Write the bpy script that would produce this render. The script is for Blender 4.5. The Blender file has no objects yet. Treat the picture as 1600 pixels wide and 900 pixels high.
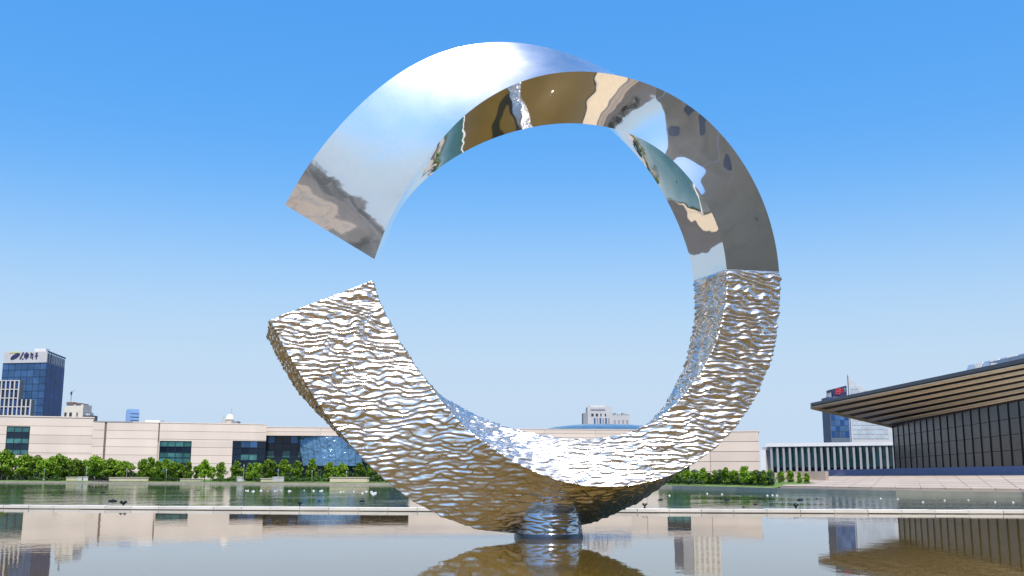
import bpy, bmesh, math, random
import numpy as np
R = math.radians
random.seed(7)
SC = bpy.context.scene
COL = SC.collection

# ------------------------------------------------------------------ camera, sky, sun, exposure
EYE = 1.7                      # lens height above the water
PITCH = math.atan(294 / 1635)
FOC = 1635.0                   # focal length in pixels of the 1600-wide photograph
cam_d = bpy.data.cameras.new('camera')
cam_d.sensor_width = 36
cam_d.lens = 36 * FOC / 1600
cam_d.clip_end = 30000
cam = bpy.data.objects.new('camera', cam_d)
COL.objects.link(cam)
cam.location = (0, 0, EYE)
cam.rotation_euler = (R(90) + PITCH, 0, 0)
SC.camera = cam

SUN_EL, SUN_AZ = R(64), R(173)          # azimuth measured from +Y towards +X
w = bpy.data.worlds.new('World')
SC.world = w
w.use_nodes = True
nt = w.node_tree
sky = nt.nodes.new('ShaderNodeTexSky')
sky.sky_type = 'NISHITA'
sky.sun_disc = False
sky.sun_elevation = SUN_EL
sky.sun_rotation = SUN_AZ
sky.altitude = 0
sky.air_density = 1.0
sky.dust_density = 1.2
sky.ozone_density = 2.0
hs = nt.nodes.new('ShaderNodeHueSaturation')
hs.inputs['Saturation'].default_value = 1.4
nt.links.new(sky.outputs[0], hs.inputs['Color'])
# pale band of air towards the horizon, the same all the way round
tc = nt.nodes.new('ShaderNodeTexCoord'); sx = nt.nodes.new('ShaderNodeSeparateXYZ')
nt.links.new(tc.outputs['Generated'], sx.inputs[0])
mr = nt.nodes.new('ShaderNodeMapRange'); mr.interpolation_type = 'SMOOTHERSTEP'
for k_, v_ in (('From Min', 0), ('From Max', .34), ('To Min', 1), ('To Max', 0)): mr.inputs[k_].default_value = v_
nt.links.new(sx.outputs['Z'], mr.inputs['Value'])
mv = nt.nodes.new('ShaderNodeMapRange')
for k_, v_ in (('From Min', .12), ('From Max', .45), ('To Min', .60), ('To Max', .95)): mv.inputs[k_].default_value = v_
nt.links.new(sx.outputs['Z'], mv.inputs['Value']); nt.links.new(mv.outputs[0], hs.inputs['Value'])
mx = nt.nodes.new('ShaderNodeMix'); mx.data_type = 'RGBA'
nt.links.new(mr.outputs[0], mx.inputs['Factor']); nt.links.new(hs.outputs[0], mx.inputs['A'])
mx.inputs['B'].default_value = (1.99, 2.52, 3.19, 1)
nt.links.new(mx.outputs['Result'], nt.nodes['Background'].inputs[0])
nt.nodes['Background'].inputs[1].default_value = 0.15

sun_d = bpy.data.lights.new('sun', 'SUN')
sun_d.energy = 2.9
sun_d.angle = R(0.5)
sun_d.color = (1, 0.94, 0.83)
sun = bpy.data.objects.new('sun', sun_d)
COL.objects.link(sun)
sun.rotation_euler = (R(90) - SUN_EL, 0, math.pi - SUN_AZ)

SC.view_settings.view_transform = 'Standard'
SC.view_settings.look = 'None'
SC.view_settings.exposure = 0.9
SC.view_settings.gamma = 1.0

# ------------------------------------------------------------------ helpers
CP, SP = math.cos(PITCH), math.sin(PITCH)


def ray(px, py):
    a, b = (px - 800) / FOC, (450 - py) / FOC
    return a, CP - b * SP, SP + b * CP


def at(px, py, Y):
    """the point at depth Y that stands at that place of the photograph"""
    x, y, z = ray(px, py)
    t = Y / y
    return (x * t, Y, EYE + z * t)


def at_z(px, py, z):
    x, y, dz = ray(px, py)
    t = (z - EYE) / dz
    return (x * t, y * t)


def props(o, label=None, cat=None, group=None, kind=None):
    if label: o['label'] = label
    if cat: o['category'] = cat
    if group: o['group'] = group
    if kind: o['kind'] = kind
    return o


def thing(name, loc, label, cat, group=None):
    o = bpy.data.objects.new(name, None)
    COL.objects.link(o)
    o.location = loc
    return props(o, label, cat, group)


class MB:
    """collects faces (world coordinates) for one mesh"""
    def __init__(s): s.v, s.f = [], []

    def quad(s, *p):
        n = len(s.v); s.v += [tuple(q) for q in p]; s.f.append(tuple(range(n, n + len(p)))); return s

    def prism(s, base, top):
        """closed solid between two loops of the same length"""
        n, k = len(s.v), len(base)
        s.v += [tuple(p) for p in base] + [tuple(p) for p in top]
        s.f.append(tuple(n + i for i in reversed(range(k))))
        s.f.append(tuple(n + k + i for i in range(k)))
        for i in range(k):
            j = (i + 1) % k
            s.f.append((n + i, n + j, n + k + j, n + k + i))
        return s

    def box(s, x0, x1, y0, y1, z0, z1):
        return s.prism([(x0, y0, z0), (x1, y0, z0), (x1, y1, z0), (x0, y1, z0)],
                       [(x0, y0, z1), (x1, y0, z1), (x1, y1, z1), (x0, y1, z1)])

    def lathe(s, c, prof, n=16):
        b = len(s.v)
        for r, z in prof:
            for i in range(n):
                a = 2 * math.pi * i / n
                s.v.append((c[0] + r * math.cos(a), c[1] + r * math.sin(a), c[2] + z))
        m = len(prof)
        for j in range(m - 1):
            for i in range(n):
                k = (i + 1) % n
                s.f.append((b + j * n + i, b + j * n + k, b + (j + 1) * n + k, b + (j + 1) * n + i))
        s.f.append(tuple(b + i for i in reversed(range(n))))
        s.f.append(tuple(b + (m - 1) * n + i for i in range(n)))
        return s

    def bar(s, a, b, r0, r1=None, n=6):
        r1 = r0 if r1 is None else r1
        a, b = np.array(a, float), np.array(b, float)
        d = b - a; d /= np.linalg.norm(d)
        u = np.cross(d, (0, 0, 1) if abs(d[2]) < .9 else (1, 0, 0)); u /= np.linalg.norm(u)
        v = np.cross(d, u)
        ring = lambda c, r: [tuple(c + r * (math.cos(t) * u + math.sin(t) * v)) for t in [2 * math.pi * i / n for i in range(n)]]
        return s.prism(ring(a, r0), ring(b, r1))

    def mesh(s, name, mat, loc=(0, 0, 0), smooth=False):
        me = bpy.data.meshes.new(name)
        me.from_pydata([(x - loc[0], y - loc[1], z - loc[2]) for x, y, z in s.v], [], s.f)
        bm = bmesh.new(); bm.from_mesh(me)
        bmesh.ops.recalc_face_normals(bm, faces=bm.faces)
        bm.to_mesh(me); bm.free()
        if mat: me.materials.append(mat)
        if smooth:
            me.shade_smooth()
            me.set_sharp_from_angle(angle=R(40))
        return me

    def build(s, name, mat, parent=None, smooth=False):
        loc = base_of(parent) if parent else (0, 0, 0)
        o = bpy.data.objects.new(name, s.mesh(name, mat, loc, smooth))
        COL.objects.link(o)
        if parent: o.parent = parent
        return o


def base_of(o):
    """world position of a thing's base (parts sit at offset zero unless placed by piece())"""
    x = y = z = 0
    while o:
        x += o.location.x; y += o.location.y; z += o.location.z
        o = o.parent
    return (x, y, z)


_unit = {}


def piece(name, mat, parent, c, size, rz=0.0):
    """one of many alike box pieces: shared unit mesh, placed and sized"""
    key = (name, mat.name)
    if key not in _unit:
        _unit[key] = MB().box(-.5, .5, -.5, .5, -.5, .5).mesh(name, mat)
    o = bpy.data.objects.new(name, _unit[key])
    COL.objects.link(o)
    b = base_of(parent)
    o.parent = parent
    o.location = (c[0] - b[0], c[1] - b[1], c[2] - b[2])
    o.scale = size
    o.rotation_euler = (0, 0, rz)
    return o


class Facade:
    """an upright plane through two plan points; on(px, py) gives (u, z) along and up it"""
    def __init__(s, p0, p1):
        s.p0 = np.array(p0[:2], float)
        d = np.array(p1[:2], float) - s.p0
        s.len = float(np.linalg.norm(d)); s.d = d / s.len
        s.n = np.array([s.d[1], -s.d[0]])            # towards the viewer when p0 is on the left
        s.rz = math.atan2(s.d[1], s.d[0])

    def on(s, px, py):
        x, y, z = ray(px, py)
        A = np.array([[x, -s.d[0]], [y, -s.d[1]]])
        t, u = np.linalg.solve(A, s.p0)
        return float(u), float(EYE + z * t)

    def P(s, u, z, off=0.0):
        q = s.p0 + s.d * u + s.n * off
        return (float(q[0]), float(q[1]), z)

    def block(s, mb, u0, u1, z0, z1, o0, o1):
        return mb.prism([s.P(u0, z0, o0), s.P(u1, z0, o0), s.P(u1, z0, o1), s.P(u0, z0, o1)],
                        [s.P(u0, z1, o0), s.P(u1, z1, o0), s.P(u1, z1, o1), s.P(u0, z1, o1)])

    def piece(s, name, mat, parent, u0, u1, z0, z1, o0, o1):
        return piece(name, mat, parent, s.P((u0 + u1) / 2, (z0 + z1) / 2, (o0 + o1) / 2),
                     (abs(u1 - u0), abs(o1 - o0), abs(z1 - z0)), s.rz)


# ------------------------------------------------------------------ materials
def mat(name, col, rough=.6, metal=0., var=.12, scale=1.0, bump=0., bscale=None, piece_var=0., spec=None, stretch=(1, 1, 1), detail=6):
    m = bpy.data.materials.new(name); m.use_nodes = True
    n, l = m.node_tree.nodes, m.node_tree.links
    p = n['Principled BSDF']
    p.inputs['Roughness'].default_value = rough
    p.inputs['Metallic'].default_value = metal
    if spec is not None: p.inputs['Specular IOR Level'].default_value = spec
    g = n.new('ShaderNodeNewGeometry')
    mp = n.new('ShaderNodeMapping'); mp.inputs['Scale'].default_value = stretch
    l.new(g.outputs['Position'], mp.inputs['Vector'])
    t = n.new('ShaderNodeTexNoise'); t.inputs['Scale'].default_value = scale; t.inputs['Detail'].default_value = detail
    l.new(mp.outputs[0], t.inputs['Vector'])
    r = n.new('ShaderNodeMapRange')
    r.inputs['From Min'].default_value = .25; r.inputs['From Max'].default_value = .75
    r.inputs['To Min'].default_value = 1 - var; r.inputs['To Max'].default_value = 1 + var
    l.new(t.outputs['Fac'], r.inputs['Value'])
    val = r.outputs[0]
    if piece_var:
        oi = n.new('ShaderNodeObjectInfo')
        r2 = n.new('ShaderNodeMapRange'); r2.inputs['To Min'].default_value = 1 - piece_var; r2.inputs['To Max'].default_value = 1 + piece_var
        l.new(oi.outputs['Random'], r2.inputs['Value'])
        mu = n.new('ShaderNodeMath'); mu.operation = 'MULTIPLY'
        l.new(val, mu.inputs[0]); l.new(r2.outputs[0], mu.inputs[1]); val = mu.outputs[0]
    h = n.new('ShaderNodeHueSaturation'); h.inputs['Color'].default_value = (*col, 1)
    l.new(val, h.inputs['Value'])
    l.new(h.outputs[0], p.inputs['Base Color'])
    if bump:
        b = n.new('ShaderNodeBump'); b.inputs['Strength'].default_value = 1; b.inputs['Distance'].default_value = bump
        t2 = n.new('ShaderNodeTexNoise'); t2.inputs['Scale'].default_value = bscale or scale; t2.inputs['Detail'].default_value = 4
        l.new(mp.outputs[0], t2.inputs['Vector'])
        l.new(t2.outputs['Fac'], b.inputs['Height']); l.new(b.outputs[0], p.inputs['Normal'])
    m['p'] = 1
    return m


def water_mat(name, col, layers, rough=.015):
    m = mat(name, col, rough, 0, .15, .15, spec=.5)
    n, l = m.node_tree.nodes, m.node_tree.links
    p = n['Principled BSDF']; p.inputs['IOR'].default_value = 1.36
    g = n.new('ShaderNodeNewGeometry'); prev = None
    for sc, dist, st in layers:
        mp = n.new('ShaderNodeMapping'); mp.inputs['Scale'].default_value = st
        l.new(g.outputs['Position'], mp.inputs['Vector'])
        t = n.new('ShaderNodeTexNoise'); t.inputs['Scale'].default_value = sc; t.inputs['Detail'].default_value = 3
        l.new(mp.outputs[0], t.inputs['Vector'])
        b = n.new('ShaderNodeBump'); b.inputs['Strength'].default_value = 1; b.inputs['Distance'].default_value = dist
        # breeze: the ripples come and go in broad patches
        t2 = n.new('ShaderNodeTexNoise'); t2.inputs['Scale'].default_value = .09; t2.inputs['Detail'].default_value = 2
        l.new(g.outputs['Position'], t2.inputs['Vector'])
        r2 = n.new('ShaderNodeMapRange'); r2.inputs['From Min'].default_value = .35; r2.inputs['From Max'].default_value = .65
        r2.inputs['To Min'].default_value = .35; r2.inputs['To Max'].default_value = 1.5
        l.new(t2.outputs['Fac'], r2.inputs['Value'])
        mu = n.new('ShaderNodeMath'); mu.operation = 'MULTIPLY'
        l.new(t.outputs['Fac'], mu.inputs[0]); l.new(r2.outputs[0], mu.inputs[1])
        l.new(mu.outputs[0], b.inputs['Height'])
        if prev: l.new(prev.outputs[0], b.inputs['Normal'])
        prev = b
    l.new(prev.outputs[0], p.inputs['Normal'])
    return m


def leaf_mat(name, col, var=.45):
    m = mat(name, col, .55, 0, var, 1.3, spec=.25, piece_var=.32)
    p = m.node_tree.nodes['Principled BSDF']
    return m


M = {}
M['polished'] = mat('polished_steel', (.80, .79, .77), .035, 1, .02, .6)
M['hazy'] = mat('hazy_polished_steel', (.86, .85, .83), .05, 1, .03, .8)
M['rippled'] = mat('rippled_steel', (.84, .77, .675), .22, 1, .05, 2.5)
M['pedestal'] = mat('pedestal_steel', (.55, .56, .58), .15, 1, .06, 3)
M['collar'] = mat('dark_steel', (.12, .13, .15), .35, 1, .1, 3)
M['pool'] = water_mat('pool_water', (.10, .064, .010), [(.5, .003, (1, .6, 1)), (2.6, .0018, (1, .6, 1)), (13, .0003, (1, .6, 1))])
M['lake'] = water_mat('lake_water', (.035, .08, .055), [(.9, .034, (1, .5, 1)), (4, .010, (1, .5, 1))], .03)
M['rim'] = mat('white_rim_stone', (.68, .64, .575), .6, 0, .12, .8, piece_var=.07)
M['kerb'] = mat('shore_kerb_stone', (.40, .34, .25), .7, 0, .15, .7)
M['ground'] = mat('grey_paving', (.08, .07, .06), .9, 0, .2, .05, spec=.1)
M['beige_paving'] = mat('beige_paving', (.55, .42, .26), .75, 0, .1, .5)
M['dark_paving'] = mat('dark_granite', (.06, .055, .05), .5, 0, .2, .5)
M['lawn'] = mat('lawn_grass', (.10, .17, .025), .9, 0, .35, .6, .05, 6)
M['stone'] = mat('beige_stone', (.70, .585, .475), .8, 0, .09, .12, .01, 2, piece_var=.075, stretch=(1, 1, .5))
M['joint'] = mat('stone_joint', (.50, .41, .32), .9, 0, .1, .5)
M['coping'] = mat('grey_coping', (.33, .31, .30), .7, 0, .1, .5)
M['navy_glass'] = mat('navy_glass', (.008, .018, .035), .12, 0, .3, .25, .01, .5, piece_var=.5)
M['teal_glass'] = mat('teal_glass', (.05, .16, .155), .06, 0, .4, .5, .01, .5, piece_var=.35)
M['blue_glass'] = mat('blue_glass', (.05, .12, .25), .08, .35, .35, .12, .03, .3, piece_var=.25)
M['sky_glass'] = mat('sky_glass', (.12, .22, .30), .05, .5, .12, .2, 1.3, .3, piece_var=.06)
M['frame'] = mat('dark_frame', (.015, .025, .035), .4, .2, .1, 1)
M['deep_blue_glass'] = mat('deep_blue_glass', (.02, .07, .20), .45, 0, .2, .1, .01, .3, piece_var=.12, spec=.15)
M['white'] = mat('white_render', (.75, .73, .70), .7, 0, .06, .3)
M['cream'] = mat('cream_render', (.68, .61, .50), .8, 0, .08, .4)
M['pale_grey'] = mat('pale_grey_render', (.52, .51, .50), .8, 0, .08, .2)
M['mid_grey'] = mat('mid_grey_render', (.30, .30, .31), .8, 0, .1, .2)
M['dark'] = mat('dark_opening', (.03, .03, .035), .5, 0, .2, .4)
M['far_blue'] = mat('hazed_blue_glass', (.30, .47, .72), .4, .1, .1, .02)  # haze of the far air is mixed into this pale colour
M['red'] = mat('red_sign', (.45, .04, .06), .5, 0, .1, 1)
M['ink'] = mat('dark_blue_sign', (.03, .03, .09), .5, 0, .1, 1)
M['yellow'] = mat('yellow_sign', (.7, .62, .2), .5, 0, .1, 1)
M['brown'] = mat('brown_roof', (.18, .12, .10), .7, 0, .15, .5)
M['bronze'] = mat('bronze_slat', (.74, .57, .35), .5, .0, .12, .6, piece_var=.08)
M['soffit'] = mat('dark_soffit', (.04, .031, .022), .7, 0, .15, .4)  # near-black colour stands in for shade in the gaps between slats
M['fascia'] = mat('grey_fascia', (.10, .10, .11), .5, .4, .1, .4)
M['theatre_glass'] = mat('smoked_glass', (.009, .012, .013), .25, 0, .5, .2, .05, .4, piece_var=.6, spec=.2)
M['fin'] = mat('grey_fin', (.035, .038, .04), .5, .1, .1, .5)
M['plinth'] = mat('slate_blue_stone', (.13, .165, .28), .6, 0, .08, .3)
M['slab'] = mat('pinkish_paving', (.38, .31, .245), .8, 0, .12, .25, piece_var=.07)
M['leaf'] = leaf_mat('tree_leaves', (.15, .255, .014))
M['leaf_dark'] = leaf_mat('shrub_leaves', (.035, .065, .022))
M['leaf_hedge'] = leaf_mat('hedge_leaves', (.05, .10, .02))
M['bark'] = mat('grey_bark', (.12, .10, .085), .9, 0, .2, 3)
M['lamp'] = mat('pale_post', (.36, .35, .34), .5, .2, .05, 2)
M['black'] = mat('black_metal', (.012, .012, .013), .45, .2, .1, 4)
M['float'] = mat('white_plastic', (.55, .54, .52), .5, 0, .05, 3)
M['hall_stone'] = mat('grey_hall_stone', (.62, .45, .28), .8, 0, .2, .1)
M['window_blue'] = mat('slate_window', (.16, .15, .16), .4, 0, .15, .3)
M['pale_glass'] = mat('pale_glass', (.50, .56, .60), .15, .3, .12, .2, piece_var=.08)
M['column_stone'] = mat('column_stone', (.36, .355, .35), .8, 0, .1, .3)
M['blue_grey'] = mat('blue_grey_render', (.10, .135, .18), .6, 0, .1, .3)
M['tan_paving'] = mat('tan_paving', (.23, .165, .105), .75, 0, .2, .35)
M['sand'] = mat('yellow_stone', (.66, .57, .36), .8, 0, .08, .8)


def metal_wave(m, layers):
    n, l = m.node_tree.nodes, m.node_tree.links
    p = n['Principled BSDF']; g = n.new('ShaderNodeNewGeometry'); prev = None
    for sc, dist, st in layers:
        mp = n.new('ShaderNodeMapping'); mp.inputs['Scale'].default_value = st
        l.new(g.outputs['Position'], mp.inputs['Vector'])
        t = n.new('ShaderNodeTexNoise'); t.inputs['Scale'].default_value = sc; t.inputs['Detail'].default_value = 2
        l.new(mp.outputs[0], t.inputs['Vector'])
        b = n.new('ShaderNodeBump'); b.inputs['Distance'].default_value = dist
        l.new(t.outputs['Fac'], b.inputs['Height'])
        if prev: l.new(prev.outputs[0], b.inputs['Normal'])
        prev = b
    l.new(prev.outputs[0], p.inputs['Normal'])


metal_wave(M['polished'], [(.45, .07, (1, 1, 1)), (1.1, .007, (1, 1, 1))])
metal_wave(M['hazy'], [(.45, .05, (1, 1, 1)), (2.2, .003, (1, 1, 1))])


def film(m, fac, rough):
    """a thin dull film (dust, brushing) over the mirror: a share of broad reflection"""
    n, l = m.node_tree.nodes, m.node_tree.links
    p = n['Principled BSDF']; out = n['Material Output']
    g = n.new('ShaderNodeBsdfAnisotropic'); g.inputs['Roughness'].default_value = rough
    g.inputs['Color'].default_value = (.85, .85, .85, 1)
    t = n.new('ShaderNodeTexNoise'); t.inputs['Scale'].default_value = 1.1; t.inputs['Detail'].default_value = 5
    ge = n.new('ShaderNodeNewGeometry'); l.new(ge.outputs['Position'], t.inputs['Vector'])
    r = n.new('ShaderNodeMapRange'); r.inputs['From Min'].default_value = .3; r.inputs['From Max'].default_value = .7
    r.inputs['To Min'].default_value = fac * .6; r.inputs['To Max'].default_value = fac * 1.4
    l.new(t.outputs['Fac'], r.inputs['Value'])
    mix_ = n.new('ShaderNodeMixShader'); l.new(r.outputs[0], mix_.inputs[0])
    l.new(p.outputs[0], mix_.inputs[1]); l.new(g.outputs[0], mix_.inputs[2]); l.new(mix_.outputs[0], out.inputs['Surface'])


film(M['polished'], .07, .36)
film(M['hazy'], .25, .40)
film(M['rippled'], .26, .48)

# ------------------------------------------------------------------ setting: water, shore, ground
SHORE_ROWS = [(-40, 753.6), (0, 754), (200, 755.5), (420, 757), (600, 757.8), (800, 759), (1050, 762.5), (1150, 765.5), (1215, 768), (1320, 771), (1400, 773), (1500, 774.5), (1597, 776)]


def shore(px):
    xs = [a for a, b in SHORE_ROWS]; ys = [b for a, b in SHORE_ROWS]
    return at_z(px, float(np.interp(px, xs, ys)), 0.0)


RIM = [(-33, 58.6), (-27.3, 57), (-20, 55.2), (-12.2, 53.6), (-6, 52.4), (0, 51.6), (6, 50.6), (14, 49.6), (23, 48.6), (36, 47.6)]
LAKE_Z, POOL_Z = -0.02, 0.0

outline = [(-33, 10), (-33, 60), (-44, 72), (-61, 104), (-112, 180), (-158, 262)]
outline += [shore(px) for px in (-40, 0, 100, 200, 310, 420, 510, 600, 700, 800, 925, 1050, 1150, 1215, 1320, 1400, 1500, 1597)]
outline += [(47, 78), (44, 60), (36, 47.6), (36, 10)]
lz = [(.32 if y > 85 else .25) for x, y in outline]

mb = MB()
NO = len(outline)
cx, cy = 0, 120
far = []
for (x, y) in outline:
    d = math.hypot(x - cx, y - cy)
    far.append((cx + (x - cx) / d * 12000, cy + (y - cy) / d * 12000))
mid = [(cx + (x - cx) * 2.2, cy + (y - cy) * 2.2) for x, y in outline]
for i in range(NO):
    j = (i + 1) % NO
    mz = [(.32 if p[1] > 85 else .24) for p in (outline[i], outline[j])]
    mb.quad((*outline[i], lz[i]), (*outline[j], lz[j]), (*mid[j], mz[1]), (*mid[i], mz[0]))
    mb.quad((*mid[i], mz[0]), (*mid[j], mz[1]), (*far[j], mz[1]), (*far[i], mz[0]))
props(mb.build('ground', M['ground']), 'grey paved ground stretching from the lake shore to the horizon', 'ground', kind='structure')

mb = MB()
for i in range(NO):
    j = (i + 1) % NO
    a, b = outline[i], outline[j]
    nx, ny = (b[1] - a[1]), -(b[0] - a[0])
    L = math.hypot(nx, ny); nx, ny = nx / L * .5, ny / L * .5
    if (a[0] - cx) * nx + (a[1] - cy) * ny < 0: nx, ny = -nx, -ny
    mb.prism([(*a, -.4), (*b, -.4), (b[0] + nx, b[1] + ny, -.4), (a[0] + nx, a[1] + ny, -.4)],
             [(*a, lz[i] + .06), (*b, lz[j] + .06), (b[0] + nx, b[1] + ny, lz[j] + .06), (a[0] + nx, a[1] + ny, lz[i] + .06)])
props(mb.build('shore_kerb', M['kerb']), 'pale stone kerb along the water edge of the lake', 'kerb', kind='structure')

mb = MB()
for a, b in zip(RIM[:-1], RIM[1:]):
    mb.quad((a[0], 9.8, POOL_Z), (b[0], 9.8, POOL_Z), (b[0], b[1], POOL_Z), (a[0], a[1], POOL_Z))
bmw = mb.build('pool_water', M['pool'])
props(bmw, 'still shallow olive pool water mirroring the museum and the steel ring', 'water', kind='structure')

mb = MB()
xs = [-230] + [x for x, y in RIM] + [80]
ys = [RIM[0][1]] + [y for x, y in RIM] + [RIM[-1][1]]
for i in range(len(xs) - 1):
    mb.quad((xs[i], ys[i] + .3, LAKE_Z), (xs[i + 1], ys[i + 1] + .3, LAKE_Z), (xs[i + 1], 320, LAKE_Z), (xs[i], 320, LAKE_Z))
props(mb.build('lake_water', M['lake']), 'rippled teal lake water between the white rim and the far shore', 'water', kind='structure')

# white rim between pool and lake: one coping stone after another
rim_m = MB()
for a, b in zip(RIM[:-1], RIM[1:]):
    rim_m.prism([(a[0], a[1], -.4), (b[0], b[1], -.4), (b[0], b[1] + .9, -.4), (a[0], a[1] + .9, -.4)],
                [(a[0], a[1], .03), (b[0], b[1], .03), (b[0], b[1] + .9, .03), (a[0], a[1] + .9, .03)])
rim_o = rim_m.build('pool_rim', M['kerb'])
rx = -33.0
while rx < 35.9:
    nx_ = min(rx + 1.5 + random.uniform(-.03, .03), 36.0)
    ry = lambda x: float(np.interp(x, [p[0] for p in RIM], [p[1] for p in RIM]))
    j, k_ = random.uniform(-.012, .012), random.uniform(-.02, .02)
    a, b = (rx + .012, ry(rx + .012) - .03 + k_), (nx_ - .012, ry(nx_ - .012) - .03 + k_)
    q = [a, b, (b[0], b[1] + .96), (a[0], a[1] + .96)]
    MB().prism([(*p, .034) for p in q], [(*p, .175 + j) for p in q]).build('coping_stone', M['rim'], rim_o)
    rx = nx_
props(rim_o, 'low white stone rim crossing the water behind the steel ring', 'pool rim', kind='structure')

# plaza on the near side and to the left (what the polished steel mirrors)
pl = MB()
pl.quad((-33.5, -9, .256), (60, -9, .256), (60, 9.5, .256), (-33.5, 9.5, .256))
pl.quad((-105, -30, .256), (-33.52, -30, .256), (-33.52, 60, .256), (-105, 60, .256))
pl.quad((-105, 60.02, .256), (-33.6, 60.02, .256), (-61.6, 104, .29), (-105, 104, .29))
props(pl.build('paving', M['beige_paving']), 'beige stone paving of the plaza beside the pool', 'paving', kind='structure')
pl = MB()
pl.quad((-33.5, -34, .256), (16, -34, .256), (16, -9.02, .256), (-33.5, -9.02, .256))
props(pl.build('paving', M['tan_paving']), 'tan stone paving at the back of the plaza', 'paving', kind='structure')
pl = MB()
for y0, y1 in ((-12, -9.5), (-24, -22)):
    pl.quad((-90, y0, .27), (70, y0, .27), (70, y1, .27), (-90, y1, .27))
props(pl.build('path', M['dark_paving']), 'dark granite bands laid across the plaza', 'paving', kind='structure')

# lawn strips along the far shore
def lawn(pxs, o0, o1, z):
    m = MB()
    P = [shore(p) for p in pxs]
    for a, b in zip(P[:-1], P[1:]):
        def off(p, o):
            d = math.hypot(p[0], p[1] - 60); return (p[0] + p[0] / d * o, p[1] + (p[1] - 60) / d * o)
        m.quad((*off(a, o0), z), (*off(b, o0), z), (*off(b, o1), z + .55), (*off(a, o1), z + .55))
    return m


props(lawn([-40, 0, 50, 100, 150], 1.5, 40, .36).build('lawn', M['lawn']), 'bright grass strip on the shore below the leftmost trees', 'lawn', kind='structure')
props(lawn([180, 300, 420, 520, 620, 760], 5, 40, .36).build('lawn', M['lawn']), 'grass strip behind the low walls below the tree row', 'lawn', kind='structure')
props(lawn([960, 1040, 1100, 1150, 1205], 1.0, 30, .36).build('lawn', M['lawn']), 'bright green grass bank where the ring meets the right shore', 'lawn', kind='structure')

# ------------------------------------------------------------------ the museum on the far shore
museum = thing('museum_building', (-120, 350, .6), 'long beige stone museum building with tall glazed bays on the far shore', 'museum')


def courses(F, u0, u1, zs, holes, o0=.0, o1=.22, name='stone_course', m='stone'):
    """stone courses with recessed joints; holes are (u0, u1, z0, z1) openings"""
    cuts = sorted(set([z for z in zs] + [min(max(h, zs[0]), zs[-1]) for hh in holes for h in hh[2:]]))
    for a, b in zip(cuts[:-1], cuts[1:]):
        if b - a < .05: continue
        spans = [(u0, u1)]
        for h in holes:
            if h[2] < b - .01 and h[3] > a + .01:
                new = []
                for s, e in spans:
                    if h[0] > s: new.append((s, min(e, h[0])))
                    if h[1] < e: new.append((max(s, h[1]), e))
                spans = [q for q in new if q[1] - q[0] > .05]
        for s, e in spans:
            F.piece(name, M[m], museum, s, e, a + (.05 if a in zs else 0), b - (.05 if b in zs else 0), o0, o1)


def glazing(F, u0, u1, z0, z1, cols, rows, off, parent, mats, frame='frame', bar=.35, name='window', tilt=0):
    """a window: frame part with pane sub-parts; mats[row] from the bottom"""
    f = MB()
    for i in range(cols + 1):
        u = u0 + (u1 - u0) * i / cols
        F.block(f, u - bar / 2, u + bar / 2, z0, z1, off, off + .25)
    for j in range(rows + 1):
        z = z0 + (z1 - z0) * j / rows
        F.block(f, u0 - bar / 2, u1 + bar / 2, z - bar / 2, z + bar / 2, off + .01, off + .22)
    w = f.build(name, M[frame], parent)
    for j in range(rows):
        for i in range(cols):
            ua, ub = u0 + (u1 - u0) * i / cols + bar / 2, u0 + (u1 - u0) * (i + 1) / cols - bar / 2
            za, zb = z0 + (z1 - z0) * j / rows + bar / 2, z0 + (z1 - z0) * (j + 1) / rows - bar / 2
            mm = mats[j % len(mats)]
            if isinstance(mm, (list, tuple)): mm = mm[i % len(mm)]
            F.piece('pane', M[mm], w, ua, ub, za, zb, off + .02, off + .10)
    return w


ZB = .6
FL = Facade(at(0, 700, 340), at(415, 700, 370))       # main front
# left block, a little taller
uL0 = FL.on(-60, 700)[0]; uL1 = FL.on(143, 700)[0]
zt1 = FL.on(70, 652)[1]
zt2 = FL.on(280, 661.5)[1]
uJ1, uJ2 = FL.on(163, 700)[0], FL.on(248, 700)[0]
uR = FL.on(415, 700)[0]
# wall bodies (the joints show between the courses)
b = MB(); FL.block(b, uL0, uL1, ZB, zt1, -14, -.02); FL.block(b, uL1 + .01, uR, ZB, zt2, -14, -.02)
wall = b.build('wall', M['joint'], museum)
W1 = (FL.on(9, 690)[0], FL.on(45.5, 690)[0], FL.on(28, 710.5)[1], FL.on(28, 666)[1])
W2 = (FL.on(249, 700)[0], FL.on(299, 700)[0], ZB, FL.on(275, 689)[1])
W3 = (FL.on(363, 700)[0], uR + .01, ZB, FL.on(390, 689)[1])
nz = 7
zs1 = [ZB + (zt1 - ZB) * i / nz for i in range(nz + 1)]
zs2 = [ZB + (zt2 - ZB) * i / nz for i in range(nz + 1)]
courses(FL, uL0, FL.on(-22, 700)[0], zs1, [])
courses(FL, FL.on(-22, 700)[0] + .15, uL1, zs1, [W1])
courses(FL, uL1 + .02, uJ1 - .35, zs2, [])
courses(FL, uJ1 + .35, uJ2 - .45, zs2, [])
courses(FL, uJ2 + .0, uR, zs2, [W2, W3])
# dark vertical joints
b = MB()
FL.block(b, uJ1 - .3, uJ1 + .3, ZB, zt2, -.01, .06)
b.build('expansion_joint', M['brown'], museum); b = MB()
FL.block(b, uJ2 - .42, uJ2 - .02, FL.on(248, 690)[1], zt2, -.01, .06)
b.build('expansion_joint', M['brown'], museum)
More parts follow.
